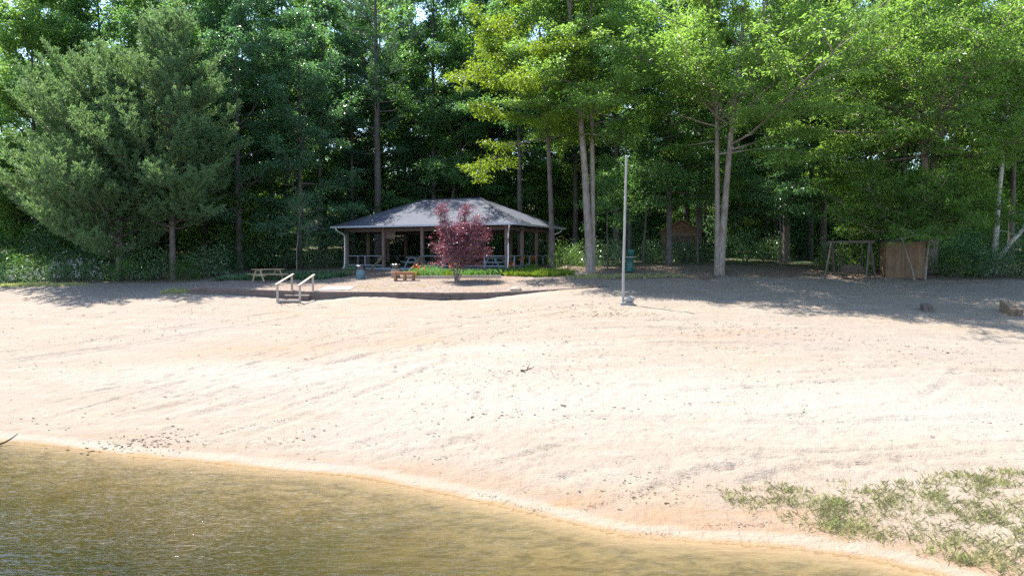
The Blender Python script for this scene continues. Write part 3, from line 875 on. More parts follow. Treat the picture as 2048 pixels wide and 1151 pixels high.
def stem(rng, H, lean, tr, z0_=-.4, wob=.25, n=11, base=(0, 0)):
    t = np.linspace(0, 1, n)
    x = base[0] + lean[0] * t ** 1.3 + wob * np.cumsum(rng.normal(size=n)) * .25 * t
    y = base[1] + lean[1] * t ** 1.3 + wob * np.cumsum(rng.normal(size=n)) * .25 * t
    z = z0_ + (H * .94 - z0_) * t
    r = tr * (1 - .86 * t ** 1.1)
    r[0] *= 1.55; r[1] *= 1.05
    p = np.stack([x, y, z], 1)
    p = np.vstack([p[0], p[0] * .86 + p[1] * .14 + 0, p[1:]]); r = np.concatenate([[r[0]], [tr * 1.12], r[1:]])
    return p, r

def broadleaf(wood, leaf, rng, H, cb, RR, nl=14, size=.2, per=34, rc=.6, e=(5, 62), lean=(0, 0), tr=.25, bias=(0, 0), droop=.35, base=(0, 0), top=.55, wob=.25, sec=1.0, k=9):
    tp, trd = stem(rng, H, lean, tr, wob=wob, base=base)
    wood.tube(tp, trd, k)
    C, Rr = [], []
    bz = np.hypot(*bias)
    for i in range(nl):
        t = (i + rng.uniform(.1, .9)) / nl
        h = cb + (H - cb) * t
        env = RR * (math.sin(math.pi * min(1, .16 + .84 * t ** .8)) ** top * .9 + .12)
        az = i * 2.4 + rng.uniform(-.5, .5)
        dr = np.array([math.cos(az), math.sin(az), 0])
        L = env * rng.uniform(.7, 1.12) * (1 + (dr[0] * bias[0] + dr[1] * bias[1]))
        L = max(L, .25 * RR)
        el = R(e[0] + (e[1] - e[0]) * t + rng.uniform(-10, 10))
        hs = max(.15 * H if cb > 2 else .1 * H, h - L * math.sin(el) * .75)
        hs = min(hs, H * .92)
        s0, _ = lerp_path(tp, (hs + .4) / (H * .94 + .4))
        s0 = np.array([np.interp(hs, tp[:, 2], tp[:, 0]), np.interp(hs, tp[:, 2], tp[:, 1]), hs])
        d0 = dr * math.cos(el) + np.array([0, 0, math.sin(el)])
        lp = path_from(s0, d0, L, 6, rng, .25 - droop * .8 * (1 - t), .13)
        lr = np.interp(hs, tp[:, 2], trd) * .5
        wood.tube(lp, np.linspace(min(lr, .03 + L * .018), .012, 7), 5, False)
        ns = int((3 + L * 1.25) * sec)
        for j in range(ns):
            f = .22 + .76 * (j + rng.uniform(0, 1)) / ns
            q, dd = lerp_path(lp, f)
            sgn = 1 if j % 2 else -1
            a2 = sgn * R(rng.uniform(30, 75))
            dx = np.array([dd[0] * math.cos(a2) - dd[1] * math.sin(a2), dd[0] * math.sin(a2) + dd[1] * math.cos(a2), dd[2] + rng.uniform(-.15, .45) * np.linalg.norm(dd)])
            l2 = (.32 * L * (1.15 - .55 * f) + .35) * rng.uniform(.6, 1.25)
            sp = path_from(q, dx, l2, 3, rng, .1 - droop * .5, .16)
            wood.tube(sp, np.linspace(.012 + l2 * .008, .006, 4), 3, False)
            for ff in ((.35, .7, 1.0) if l2 > 1.0 else (.55, 1.0)):
                cpt, _ = lerp_path(sp, ff)
                C.append(cpt + rng.normal(size=3) * .12); Rr.append(rc * rng.uniform(.7, 1.25))
        for ff in (.8, 1.0):
            cpt, _ = lerp_path(lp, ff); C.append(cpt); Rr.append(rc)
    for _ in range(max(3, nl // 4)):
        C.append(tp[-1] + rng.normal(size=3) * [RR * .18, RR * .18, .5]); Rr.append(rc * 1.2)
    leaves_mesh(leaf, rng, np.array(C), np.array(Rr), per, size, .42, None, droop)

def pine(wood, leaf, rng, H, cb, RR, whorl=.62, nb=5, tr=.25, tuft=7, lean=(0, 0), bias=(0, 0), sweep=.5, needle=.2, gap=0., bw=.036):
    tp, trd = stem(rng, H, lean, tr, wob=.1)
    wood.tube(tp, trd, 9)
    P, D = [], []
    h = cb
    while h < H * .97:
        t = (h - cb) / (H - cb)
        env = RR * (1 - t) ** .62 * (1 if t > .12 else .7 + 2.5 * t) + .4
        a0 = rng.uniform(0, 6.28)
        for i in range(nb):
            if rng.uniform() < gap: continue
            az = a0 + i * 6.283 / nb + rng.uniform(-.3, .3)
            dr = np.array([math.cos(az), math.sin(az), 0])
            L = env * rng.uniform(.5, 1.2) * (1 + dr[0] * bias[0] + dr[1] * bias[1])
            if L < .3: continue
            hh = h + rng.uniform(-.2, .2)
            s0 = np.array([np.interp(hh, tp[:, 2], tp[:, 0]), np.interp(hh, tp[:, 2], tp[:, 1]), hh])
            lp = path_from(s0, dr + np.array([0, 0, rng.uniform(-.12, .16) + .5 * t]), L, 6, rng, sweep, .05)
            wood.tube(lp, np.linspace(.015 + .011 * L, .008, 7), 4, False)
            nsub = int(3 + L * 2.6)
            for j in range(nsub):
                f = .25 + .75 * (j + rng.uniform(0, 1)) / nsub
                q, dd = lerp_path(lp, f)
                dd = dd / np.linalg.norm(dd)
                a2 = (1 if j % 2 else -1) * R(rng.uniform(25, 60))
                d2 = np.array([dd[0] * math.cos(a2) - dd[1] * math.sin(a2), dd[0] * math.sin(a2) + dd[1] * math.cos(a2), dd[2] + .22])
                l2 = (.3 * L * (1.2 - f) + .32) * rng.uniform(.7, 1.2)
                m = max(2, int(l2 / .17))
                for s in np.linspace(.25, 1, m):
                    P.append(q + d2 * l2 * s + rng.normal(size=3) * .05); D.append(d2)
            for s in np.linspace(.45, 1, int(2 + L * 2)):
                q, dd = lerp_path(lp, s); P.append(q); D.append(dd / np.linalg.norm(dd))
        h += whorl * rng.uniform(.8, 1.25)
    P, D = np.array(P), nrm(np.array(D))
    ci = np.repeat(np.arange(len(P)), tuft); N = len(ci)
    d = nrm(D[ci] * .75 + rng.normal(size=(N, 3)) * .6 + [0, 0, .35])
    sd = nrm(np.cross(d, rng.normal(size=(N, 3))))
    L = needle * rng.uniform(.7, 1.25, N)[:, None]
    p = P[ci] + rng.normal(size=(N, 3)) * .035
    v = np.stack([p - sd * bw * .3, p + sd * bw * .3, p + d * L + sd * bw * .5, p + d * L - sd * bw * .5], 1).reshape(-1, 3)
    leaf.add(v, np.arange(N * 4).reshape(-1, 4))

def make_tree(name, kind, loc, leaf, bark, label, seed, group=None, cat='tree', stems=None, **kw):
    rng = np.random.default_rng(seed)
    root = empty(name, tuple(loc), 0, label, cat, group)
    lb = MB()
    for st in (stems or [{}]):
        wb = MB()
        a = dict(kw); a.update(st)
        (pine if kind == 'pine' else broadleaf)(wb, lb, rng, **a)
        wb.build('trunk', M[bark], root, True)
    lb.build('crown', M[leaf], root)
    return root

def shrub(seed, RR, H, leaf, flowers=0, n=70, per=26, size=.13, label=None, cat='shrub', name='shrub', loc=(0, 0, -50)):
    rng = np.random.default_rng(seed)
    root = empty(name, loc, 0, label, cat)
    wb, lb = MB(), MB()
    d = nrm(rng.normal(size=(n, 3))); d[:, 2] = np.abs(d[:, 2])
    lump = 1 + .35 * np.sin(d[:, 0] * 4 + seed) * np.cos(d[:, 1] * 4)
    C = d * np.array([RR, RR, H * .88]) * (rng.uniform(.62, 1, n) * lump)[:, None] + [0, 0, .12 * H]
    for i in range(9):
        c = C[rng.integers(n)]
        wb.tube(path_from(np.array([rng.normal() * .12, rng.normal() * .12, -.1]), c * .9, np.linalg.norm(c) * .95, 4, rng, .1, .1), np.linspace(.03, .008, 5), 4, False)
    leaves_mesh(lb, rng, C, RR * .3 + .12, per, size, .7, None, .2, .38)
    wb.build('stem', M['bark_dark'], root, True); lb.build('foliage', M[leaf], root)
    if flowers:
        fb = MB(); k = rng.integers(0, n, flowers)
        leaves_mesh(fb, rng, C[k] + nrm(C[k]) * .18, np.full(flowers, .16), 12, .09, .8, None, 0., .8)
        fb.build('blossom', M['flower'], root)
    return root

def G(px, Y, dzz=0):
    p = gp(px, Y); p[2] = surf(p[0], p[1]) + dzz
    return p

# ------------------------------------------------------------------ individual trees
make_tree('pine_tree', 'pine', G(240, 45.6), 'pine', 'bark_pine', 'spreading olive green pine sweeping boughs low over the beach edge', 11, H=14.0, cb=1.7, RR=7.2, tr=.24, nb=7, sweep=.6, bias=(-.22, -.05), whorl=.5, tuft=10, needle=.23, bw=.045)
make_tree('pine_tree', 'pine', G(346, 45.2), 'pine', 'bark_pine', 'tall olive green pine with bare lower trunk left of the picnic table', 12, H=17.0, cb=3.4, RR=5.2, tr=.2, nb=6, sweep=.55, whorl=.55, tuft=10, needle=.23, bw=.045)
make_tree('broadleaf_tree', 'oak', G(75, 54), 'oak', 'bark_dark', 'bright green leafy tree rising behind the spreading pine', 13, H=21, cb=3, RR=6.0, nl=28, per=52, size=.24, tr=.22)
make_tree('broadleaf_tree', 'oak', G(-95, 50), 'mid', 'bark_dark', 'green leafy tree at the far left of the woods', 14, H=18, cb=2, RR=5.6, nl=24, per=50, size=.24, tr=.22)
make_tree('broadleaf_tree', 'oak', G(480, 50.5), 'dark', 'bark_dark', 'tall grey green leafy tree directly behind the outdoor picnic table', 15, H=23, cb=3.0, RR=5.0, nl=34, per=92, size=.195, rc=.6, sec=.62, tr=.24)
make_tree('broadleaf_tree', 'oak', G(600, 52), 'dark', 'bark_dark', 'dense dark green leafy tree just left of the pavilion roof', 16, H=19, cb=2.4, RR=5.0, nl=30, per=92, size=.195, rc=.6, sec=.62, tr=.22)
make_tree('pine_tree', 'pine', G(757, 58.5), 'darkpine', 'bark_pine', 'very tall dark pine with straight thick trunk behind the pavilion', 17, H=29, cb=9, RR=5.0, tr=.36, nb=4, sweep=.3, whorl=1.05, gap=.12, tuft=9)
make_tree('pine_tree', 'pine', G(706, 61), 'darkpine', 'bark_pine', 'slimmer dark pine beside the very tall pine behind the pavilion', 18, H=24, cb=7, RR=3.6, tr=.2, nb=4, sweep=.3, whorl=1.0, gap=.15, tuft=9)
make_tree('broadleaf_tree', 'oak', G(893, 61), 'mid', 'bark_dark', 'dark leaning forked tree behind the middle of the pavilion roof', 19, H=21, cb=7, RR=5.0, nl=22, per=50, size=.23, tr=.2, lean=(3.0, 0))
make_tree('oak_tree', 'oak', G(1106, 47), 'yellow', 'bark_pine', 'bright yellow green tree hanging over the right end of the pavilion', 20, H=20, cb=8.8, RR=5.4, nl=34, per=92, size=.195, rc=.6, sec=.62, tr=.2, lean=(-1.2, -.4), bias=(-.22, -.1), droop=.45, e=(2, 60))
make_tree('oak_tree', 'oak', G(1181, 44.6), 'oak', 'bark_oak', 'tree with two pale trunks rising from one base right of the pavilion', 21, stems=[dict(lean=(-1.9, -.3), base=(-.02, 0), tr=.27), dict(lean=(-.1, .5), base=(.12, .12), tr=.22)],
          H=23, cb=8.8, RR=4.8, nl=24, per=92, size=.195, rc=.6, sec=.62)
make_tree('broadleaf_tree', 'oak', G(1041, 57), 'mid', 'bark_pine', 'straight dark trunked tree behind the right end of the pavilion roof', 22, H=23, cb=9, RR=4.6, nl=22, per=50, size=.23, tr=.25)
make_tree('broadleaf_tree', 'oak', G(1337, 49.2), 'mid', 'bark_dark', 'straight grey trunked tree in front of the brown shed', 23, H=23, cb=4.2, RR=5.2, nl=38, per=92, size=.195, rc=.6, sec=.62, tr=.24, droop=.45, e=(-8, 60))
make_tree('oak_tree', 'oak', G(1438, 44.2), 'oak', 'bark_oak', 'tree with two grey trunks fused at the base right of the bare pole', 24, stems=[dict(lean=(-.7, -1.2), base=(-.1, 0), tr=.2), dict(lean=(1.0, -3.0), base=(.1, .05), tr=.24, nl=34, RR=6.8, bias=(.2, -.95))],
          H=22, cb=8.2, RR=6.2, nl=28, per=92, size=.195, rc=.6, sec=.62, bias=(.1, -.42))
make_tree('oak_tree', 'oak', G(1856, 47.2), 'oak', 'bark_oak', 'huge spreading oak with thick trunk overhanging the beach', 25, stems=[dict(lean=(1.6, -.4), tr=.5, H=24, nl=36), dict(lean=(-5.0, -6.2), base=(.1, .1), tr=.3, H=20.5, nl=34)],
          cb=7.4, RR=8.8, per=66, size=.195, rc=.6, bias=(-.3, -.28), droop=.5, e=(-4, 58), k=12)
make_tree('oak_tree', 'oak', G(2230, 44), 'oak', 'bark_oak', 'oak at the far right whose leafy limbs reach into view', 26, H=23, cb=7, RR=8.2, nl=30, per=66, size=.195, rc=.6, tr=.35, lean=(-3, -4), bias=(-.2, -.2), droop=.5, e=(-4, 58))
make_tree('birch_tree', 'oak', G(1986, 46.2), 'oak', 'bark_pale', 'slender pale trunked tree with flaking bark at the right', 27, H=19, cb=9.5, RR=3.2, nl=12, per=40, tr=.2, lean=(.6, 0))
make_tree('understory_tree', 'oak', G(1832, 43.3), 'light', 'bark_oak', 'leaning pale sapling with low spreading light green leaves by the hut', 28, H=5.8, cb=2.6, RR=4.2, nl=26, per=50, size=.16, tr=.07, lean=(-2.4, -.3), bias=(-.3, -.1), e=(0, 28), rc=.45, droop=.15, top=.3, k=7)
make_tree('understory_tree', 'oak', G(1850, 43.5), 'light', 'bark_oak', 'upright pale sapling standing at the corner of the plywood hut', 29, H=6.0, cb=2.6, RR=3.8, nl=26, per=50, size=.16, tr=.08, lean=(.3, 0), bias=(.25, -.1), e=(0, 30), rc=.45, droop=.15, top=.3, k=7)
make_tree('understory_tree', 'oak', G(593, 46.8), 'dark', 'bark_maroon', 'thin young sapling between the picnic table and the pavilion', 30, H=5.4, cb=2.6, RR=1.6, nl=11, per=20, size=.15, tr=.04, k=6)
make_tree('understory_tree', 'oak', G(1285, 50.5), 'mid', 'bark_dark', 'small green tree with low hanging leaves between the pole and the brown shed', 40, H=9.5, cb=4.2, RR=3.6, nl=20, per=60, size=.19, rc=.5, sec=.7, tr=.1, lean=(.6, -1.5), e=(-5, 45), top=.35, k=7)
make_tree('understory_tree', 'oak', G(1395, 51), 'oak', 'bark_dark', 'small bright tree with low hanging leaves right of the brown shed', 41, H=9, cb=4.4, RR=3.0, nl=18, per=60, size=.19, rc=.5, sec=.7, tr=.09, lean=(-.4, -1), e=(-5, 45), top=.35, k=7)
make_tree('understory_tree', 'oak', G(1560, 50), 'dark', 'bark_dark', 'small dark green tree left of the swing frame', 42, H=9, cb=3.6, RR=3.6, nl=20, per=60, size=.19, rc=.5, sec=.7, tr=.09, e=(-5, 45), top=.35, k=7)
make_tree('understory_tree', 'oak', G(1215, 47), 'mid', 'bark_dark', 'small leafy tree close behind the two pale trunks', 43, H=7.2, cb=3.4, RR=1.8, nl=12, per=44, size=.18, rc=.45, sec=.8, tr=.06, e=(-5, 45), top=.35, k=6)
make_tree('maroon_tree', 'oak', G(912, 42.4), 'maroon', 'bark_maroon', 'small maroon leaved tree standing on the gravel terrace', 31, cat='ornamental tree',
          stems=[dict(H=4.5, lean=(-1.0, 0), nl=15, RR=.62, cb=1.5, tr=.06, e=(35, 75)), dict(H=4.4, lean=(.5, .1), nl=17, RR=.8, cb=1.4, tr=.06, e=(30, 72)),
                 dict(H=3.7, lean=(1.4, -.1), nl=18, RR=1.1, cb=1.2, tr=.05, e=(5, 55)), dict(H=3.3, lean=(-.4, -.6), nl=18, RR=1.15, cb=1.1, tr=.05, e=(10, 55)), dict(H=2.6, lean=(1.7, .4), nl=15, RR=1.15, cb=.9, tr=.04, e=(-12, 40)),
                 dict(H=3.4, lean=(.5, -.7), nl=16, RR=1.1, cb=1.1, tr=.04, e=(10, 55))],
          per=24, size=.1, rc=.25, droop=.1, wob=.1, k=6)

# fallen leaning dead trunk at the right
p0, p1 = G(1998, 45.4, 2.6), at(2140, 330, 46.6)
root = empty('dead_trunk', tuple(p0), 0, 'bleached dead trunk leaning up to the right beside the flaking trunk', 'dead tree')
rng = np.random.default_rng(5)
ln = np.linspace(0, 1, 8)[:, None]
foot = np.array([p0[0] - .9, p0[1], p0[2] - 2.7])
MB().tube(foot + (p1 - foot) * ln + rng.normal(size=(8, 3)) * .05 - p0, np.linspace(.17, .07, 8), 8).build('trunk', M['deadwood'], root, True)
for i in range(9):
    q = foot + (p1 - foot) * rng.uniform(.3, .95)
    MB().tube(path_from(q - p0, np.array([rng.normal(), rng.normal() * .6, rng.uniform(-.4, .8)]), rng.uniform(.8, 2.2), 5, rng, .2, .25), np.linspace(.035, .008, 6), 5).build('bough', M['deadwood'], root, True)

# ------------------------------------------------------------------ woodland behind: prototypes, then copies
TREES = []
def proto(name, kind, leaf, bark, seed, **kw):
    return make_tree(name, kind, (0, 0, 0), leaf, bark, 'woodland tree', seed, **kw)
PR = [proto('woodland_tree', 'oak', 'mid', 'bark_dark', 101, H=25, cb=9.5, RR=4.8, nl=22, per=42, size=.27, tr=.24),
      proto('woodland_tree', 'oak', 'oak', 'bark_dark', 102, H=25, cb=3.0, RR=5.4, nl=27, per=42, size=.28, tr=.24),
      proto('woodland_tree', 'oak', 'mid', 'bark_dark', 103, H=27, cb=4, RR=5.6, nl=28, per=42, size=.28, tr=.26),
      proto('woodland_pine', 'pine', 'darkpine', 'bark_pine', 104, H=27, cb=9, RR=4.4, nb=5, whorl=.8, tr=.26, tuft=9, needle=.26, bw=.055),
      proto('woodland_tree', 'oak', 'dark', 'bark_dark', 105, H=22, cb=10.5, RR=3.2, nl=16, per=40, size=.26, tr=.15),
      proto('woodland_sapling', 'oak', 'oak', 'bark_dark', 106, H=9, cb=.7, RR=3.6, nl=24, per=34, size=.27, tr=.1, e=(-5, 45), rc=.7),
      proto('woodland_sapling', 'oak', 'dark', 'bark_dark', 107, H=11, cb=1.2, RR=3.4, nl=24, per=34, size=.25, tr=.11, e=(-5, 50), rc=.7)]
used = [False] * 7
ZONES = [(-99, -17, 'behind the olive pine'), (-17, -9, 'left of the pavilion'), (-9, 4, 'behind the pavilion'), (4, 9.5, 'behind the bare pole'),
         (9.5, 17, 'around the brown shed'), (17, 27, 'behind the swing'), (27, 99, 'behind the plywood hut')]
KIND = ['high crowned tree', 'bright low branched tree', 'broad green tree', 'dark pine', 'slim dark trunked tree', 'bright bushy young tree', 'dark bushy young tree']
def zone(x, Y):
    u = x / Y * 45
    for a, bb, z in ZONES:
        if a <= u < bb: return z
def plant(k, x, y, s, rz):
    ring = 'in the front woods' if y < 58 else ('deep in the woods' if y < 72 else 'in the farthest woods')
    lab = f'{KIND[k]} {ring} {zone(x, y)}'
    loc = (x, y, z0(x, y) - .1)
    if not used[k]:
        used[k] = True; o = PR[k]; o.location = loc; o.rotation_euler = (0, 0, rz); o.scale = (s,) * 3; tag(o, lab, None, 'woods: ' + lab)
    else:
        o = copy_thing(PR[k], loc, rz, s, lab, 'woods: ' + lab)
    TREES.append(o)
rng = np.random.default_rng(77)
spots = []
for px, Y in [(410, 53), (437, 58), (462, 56), (545, 60), (640, 58), (820, 64), (1258, 52), (1232, 57), (1300, 66), (1398, 55), (1410, 62), (1480, 60), (1502, 68), (1530, 64), (1571, 54), (1620, 58), (1645, 56),
              (1668, 66), (1700, 70), (1730, 60), (1800, 54), (1770, 66), (1905, 58), (1940, 64), (2020, 56), (2070, 60), (1150, 62), (1195, 68), (985, 66)]:
    k = int(rng.choice([0, 0, 4, 4, 3]))
    x = (px - 1024) / F * Y
    plant(k, x, Y, rng.uniform(.85, 1.12), rng.uniform(0, 6.28)); spots.append((x, Y))
def rows(spec, gap2):
    for Y, dx, ks, lo, hi in spec:
        half = Y * .80 + 5
        x = -half
        while x < half:
            xx, yy = x + rng.uniform(-1.6, 1.6), Y + rng.uniform(-2.2, 2.2)
            x += dx
            if not max(lo, -34) < xx / yy * 45 < hi: continue
            if -14.5 < xx < 5.5 and yy < 59.5: continue
            if -12 < xx / yy * 45 < 3 and yy < 66 and gap2 > 5: continue
            if all((xx - a) ** 2 + (yy - c) ** 2 > gap2 for a, c in spots):
                plant(int(rng.choice(ks)), xx, yy, rng.uniform(.88, 1.15), rng.uniform(0, 6.28)); spots.append((xx, yy))
A = 99
for px, Y, k in [(215, 59, 2), (120, 63, 1), (700, 63, 6), (745, 66, 5), (1140, 65, 5), (1165, 69, 6), (1120, 74, 1), (1210, 73, 5), (1240, 66, 6), (868, 61.5, 2), (575, 61, 2), (650, 65, 1), (830, 66, 2), (940, 69, 1), (1000, 65, 2), (765, 72, 1), (880, 64, 5), (960, 62, 5), (820, 62.5, 6), (905, 75, 1), (1020, 74, 2), (700, 68, 2), (1450, 66, 5), (1560, 67, 6), (1640, 68, 5), (1720, 64, 5), (1800, 67, 6), (1880, 64, 5), (1500, 76, 1), (1610, 78, 2), (1700, 77, 1), (1400, 76, 2), (1300, 76, 5)]:
    x = (px - 1024) / F * Y
    plant(k, x, Y, rng.uniform(.95, 1.12), rng.uniform(0, 6.28)); spots.append((x, Y))
rows([(55, 6.5, [1, 2], -A, -12), (62, 5.5, [2, 2, 1], -A, -9), (61, 7, [2, 1, 0], -A, A), (69, 9.5, [2, 1, 3], -A, A), (80, 11, [1, 2], -A, A), (92, 6.5, [2, 1], -A, A)], 9)
rows([(53.5, 5.5, [5, 6, 5], -A, -11), (58, 7, [5, 6], -A, 3), (65, 6.5, [5, 5, 6], -A, A), (73, 6, [5, 6, 5], -A, A), (84, 6.5, [5, 5], -A, A)], 4)

# ------------------------------------------------------------------ shrubs
SH = [shrub(201, 1.5, 2.1, 'laurel', 0, 90, 26, .15, name='laurel_shrub'), shrub(202, 1.3, 1.6, 'laurel', 22, 80, 26, .14, name='flowering_shrub'),
      shrub(203, 1.25, 1.5, 'mid', 0, 80, 26, .12, name='leafy_shrub'), shrub(204, 1.8, 3.0, 'dark', 0, 110, 26, .16, name='laurel_shrub'),
      shrub(205, 1.6, 2.4, 'light', 0, 95, 26, .14, name='leafy_shrub')]
sused = [False] * 5
def bush(k, px, Y, s, label, group=None):
    p = G(px, Y, -.05)
    rz = (px * 1.7) % 6.28
    if not sused[k]:
        sused[k] = True; o = SH[k]; o.location = tuple(p); o.rotation_euler = (0, 0, rz); o.scale = (s,) * 3
        tag(o, label, None, group)
    else: o = copy_thing(SH[k], tuple(p), rz, s, label, group)
    return o
bush(2, 20, 45.3, 1.15, 'rounded bright green shrub at the left end of the tree line')
bush(4, 62, 45.8, .8, 'sunlit yellow green shrub left of the white flowering shrubs')
bush(1, 45, 44.6, .75, 'leftmost white flowering shrub low at the beach edge')
bush(1, 118, 44.9, 1.0, 'white flowering shrub below the left boughs of the spreading pine')
bush(1, 178, 44.9, 1.0, 'white flowering shrub nearest the trunk of the spreading pine')
bush(2, 262, 45.0, 1.1, 'dense green shrub below the spreading pine trunk')
bush(0, 305, 45.6, 1.1, 'dark glossy shrub between the two olive pine trunks')
bush(4, 372, 44.9, .62, 'small yellow green shrub at the foot of the tall olive pine')
bush(0, 410, 46.4, 1.1, 'large glossy shrub left of the outdoor picnic table')
bush(3, -40, 48, 1.0, 'tall dark shrub at the far left edge of the woods')
bush(3, 90, 49, 1.1, 'tall glossy shrub behind the white flowering shrubs')
bush(3, 200, 50, 1.1, 'tall dark shrub behind the spreading pine')
bush(3, 470, 50, 1.0, 'tall dark shrub behind the outdoor picnic table')
bush(3, 560, 51, 1.1, 'tall dark shrub behind the thin sapling')
bush(0, 640, 52, 1.1, 'dark glossy shrub beside the left end of the pavilion')
for i, px in enumerate((725, 790, 850, 910, 965)):
    bush((0, 3, 0, 3, 0)[i], px, 60 + (i % 2), 1.1 + .1 * (i % 2), 'glossy laurel shrub seen through the open pavilion', 'laurels behind the pavilion')
bush(0, 1080, 56, 1.1, 'sunlit pale laurel shrub behind the right side of the pavilion')
bush(4, 1130, 47.0, .78, 'leafy shrub between the pavilion and the two pale trunks')
bush(0, 1216, 48, 1.0, 'rounded glittering laurel between the two pale trunks and the pole')
bush(0, 1160, 50, .9, 'laurel behind the base of the two pale trunks')
bush(0, 1300, 52, .9, 'dark laurel left of the shed front')
bush(0, 1368, 53, .9, 'laurel hiding the foot of the brown shed')
bush(0, 1402, 54, .8, 'small laurel right of the shed door')
bush(3, 1490, 54, .9, 'tall laurel right of the fused grey trunks')
bush(0, 1540, 55, 1.0, 'laurel midway between the fused grey trunks and the swing')
bush(0, 1668, 50, .9, 'laurel behind the left leg of the swing')
bush(3, 1745, 48, .8, 'dark laurel between the swing and the plywood hut')
bush(4, 1905, 44.6, .8, 'leafy shrub right of the plywood hut')
bush(3, 1940, 46, 1.1, 'tall dark shrub below the flaking pale trunk')
bush(0, 1985, 44.6, 1.0, 'low glossy shrub at the sand edge near the dead trunk')
bush(3, 2040, 45.5, 1.1, 'tall dark shrub below the leaning dead trunk')
bush(4, 2075, 44, .9, 'leafy shrub at the far right of the sand edge')
bush(4, 1700, 46.5, 1.15, 'leafy shrub directly behind the swing')
bush(2, 868, 44.7, .55, 'low green plant in the flower bed left of the maroon tree')
bush(2, 844, 44.8, .5, 'low green plant in the flower bed behind the bench')
bush(2, 702, 46.8, .5, 'low green plant beside the blue grey trash barrel')
for i, (px, Y) in enumerate([(425, 58), (330, 56), (385, 62), (250, 57)]):
    bush(3, px, Y, 1.3, 'tall dark laurel in the gap behind the olive pine trunks', 'laurels behind the olive pines')
for i, (px, Y, k) in enumerate([(1255, 58, 3), (1440, 60, 3), (1520, 62, 4), (1580, 59, 3), (1630, 63, 4), (1480, 68, 4), (1690, 62, 3), (1760, 60, 4), (1820, 58, 3), (1900, 56, 3), (1960, 60, 4), (1340, 66, 4), (1550, 72, 3), (1650, 72, 4)]):
    bush(k, px, Y, 1.25 + .15 * (i % 3), 'tall laurel among the dark trunks right of the shed', 'laurels among the dark trunks')
bush(3, 1860, 50, 1.2, 'tall dark shrub behind the plywood hut')

# ------------------------------------------------------------------ blades, lilies, grass, debris
def blades(b, rng, P, h, w, per, lean=.35):
    ci = np.repeat(np.arange(len(P)), per); N = len(ci)
    p = P[ci] + np.concatenate([rng.normal(size=(N, 2)) * .05, np.zeros((N, 1))], 1)
    d = nrm(np.concatenate([rng.normal(size=(N, 2)) * lean, np.ones((N, 1))], 1))
    az = rng.uniform(0, 6.28, N); sd = np.stack([np.cos(az), np.sin(az), np.zeros(N)], 1)
    hh = (np.asarray(h)[ci] if np.ndim(h) else h) * rng.uniform(.5, 1.2, N)
    hh = hh[:, None]
    v = np.stack([p - sd * w, p + sd * w, p + d * hh * .62 + sd * w * .8 + d * 0, p + d * hh + np.concatenate([d[:, :2] * hh * .5, -hh * .12], 1)], 1).reshape(-1, 3)
    b.add(v, np.arange(N * 4).reshape(-1, 4))

def scatter_px(rng, poly, n, fn=None, Ymax=70):
    """n ground points inside a polygon of survey pixels"""
    W = np.array([hit(*p, fn)[:2] for p in poly])
    lo, hi = W.min(0), W.max(0); out = []
    while len(out) < n:
        q = rng.uniform(lo, hi, (n * 3, 2))
        x, y = q[:, 0], q[:, 1]; ins = np.zeros(len(q), bool)
        for (ax, ay), (bx, by) in zip(W, np.roll(W, -1, 0)):
            cnd = ((ay > y) != (by > y)) & (x < (bx - ax) * (y - ay) / (by - ay + 1e-12) + ax)
            ins ^= cnd
        out += list(q[ins])
    q = np.array(out[:n])
    return np.concatenate([q, (fn or zbase)(q[:, 0], q[:, 1])[:, None]], 1)

rng = np.random.default_rng(9)
GRASS = [(1455, 985), (1520, 972), (1700, 968), (1850, 955), (2048, 940), (2150, 940), (2150, 1230), (2048, 1165), (1930, 1130), (1800, 1095), (1700, 1078), (1600, 1062), (1520, 1025), (1450, 1005)]
P = scatter_px(rng, GRASS, 1500)
dens = fbm(P[:, 0] * 1.1, P[:, 1] * 1.1, 51, 3)
keep = (dens + rng.uniform(-.6, .6, len(P)) > .08)
P = P[keep]
b = MB(); blades(b, rng, P, .09 + .1 * np.clip(dens[keep], 0, 1), .005, 6, .25)
tag(b.build('beach_grass', M['blade']), 'sparse olive green tufts of grass on the sand by the lake', 'grass', kind='stuff')
P2 = P[rng.integers(0, len(P), 900)] + rng.normal(size=(900, 3)) * [.1, .1, 0]
b = MB(); blades(b, rng, P2, .12, .006, 5, .6)
tag(b.build('dry_grass', M['dry']), 'dry straw coloured stalks among the beach grass tufts', 'grass', kind='stuff')

ter = lambda x, y: np.where((y < BACKY) & (x > wall_pts[0, 0]) & (x < wall_pts[-1, 0]), terrace(x, y), zbase(x, y))
P = scatter_px(rng, [(1012, 552), (1020, 546), (1060, 545), (1130, 546), (1150, 551), (1080, 554)], 420, ter)
b = MB(); blades(b, rng, P, .42, .018, 9, .5)
tag(b.build('lily_bed', M['lime']), 'bright lime green strappy leaves along the right end of the pavilion', 'plants', kind='stuff')
P = scatter_px(rng, [(818, 552), (826, 547), (1010, 546), (1012, 551)], 160, ter)
b = MB(); blades(b, rng, P, .5, .02, 9, .5)
tag(b.build('flower_bed', M['mid']), 'green strappy foliage in the flower bed before the pavilion skirting', 'plants', kind='stuff')
P = scatter_px(rng, [(430, 562), (470, 556), (660, 549), (690, 552), (640, 560), (580, 560), (500, 561)], 900, ter)
b = MB(); blades(b, rng, P, .4, .014, 7, .5)
tag(b.build('fern_bed', M['dark']), 'dark fern like ground cover behind the outdoor picnic table', 'plants', kind='stuff')
P = scatter_px(rng, [(0, 575), (0, 568), (170, 567), (190, 571), (90, 573)], 500)
b = MB(); blades(b, rng, P, .14, .01, 7, .5)
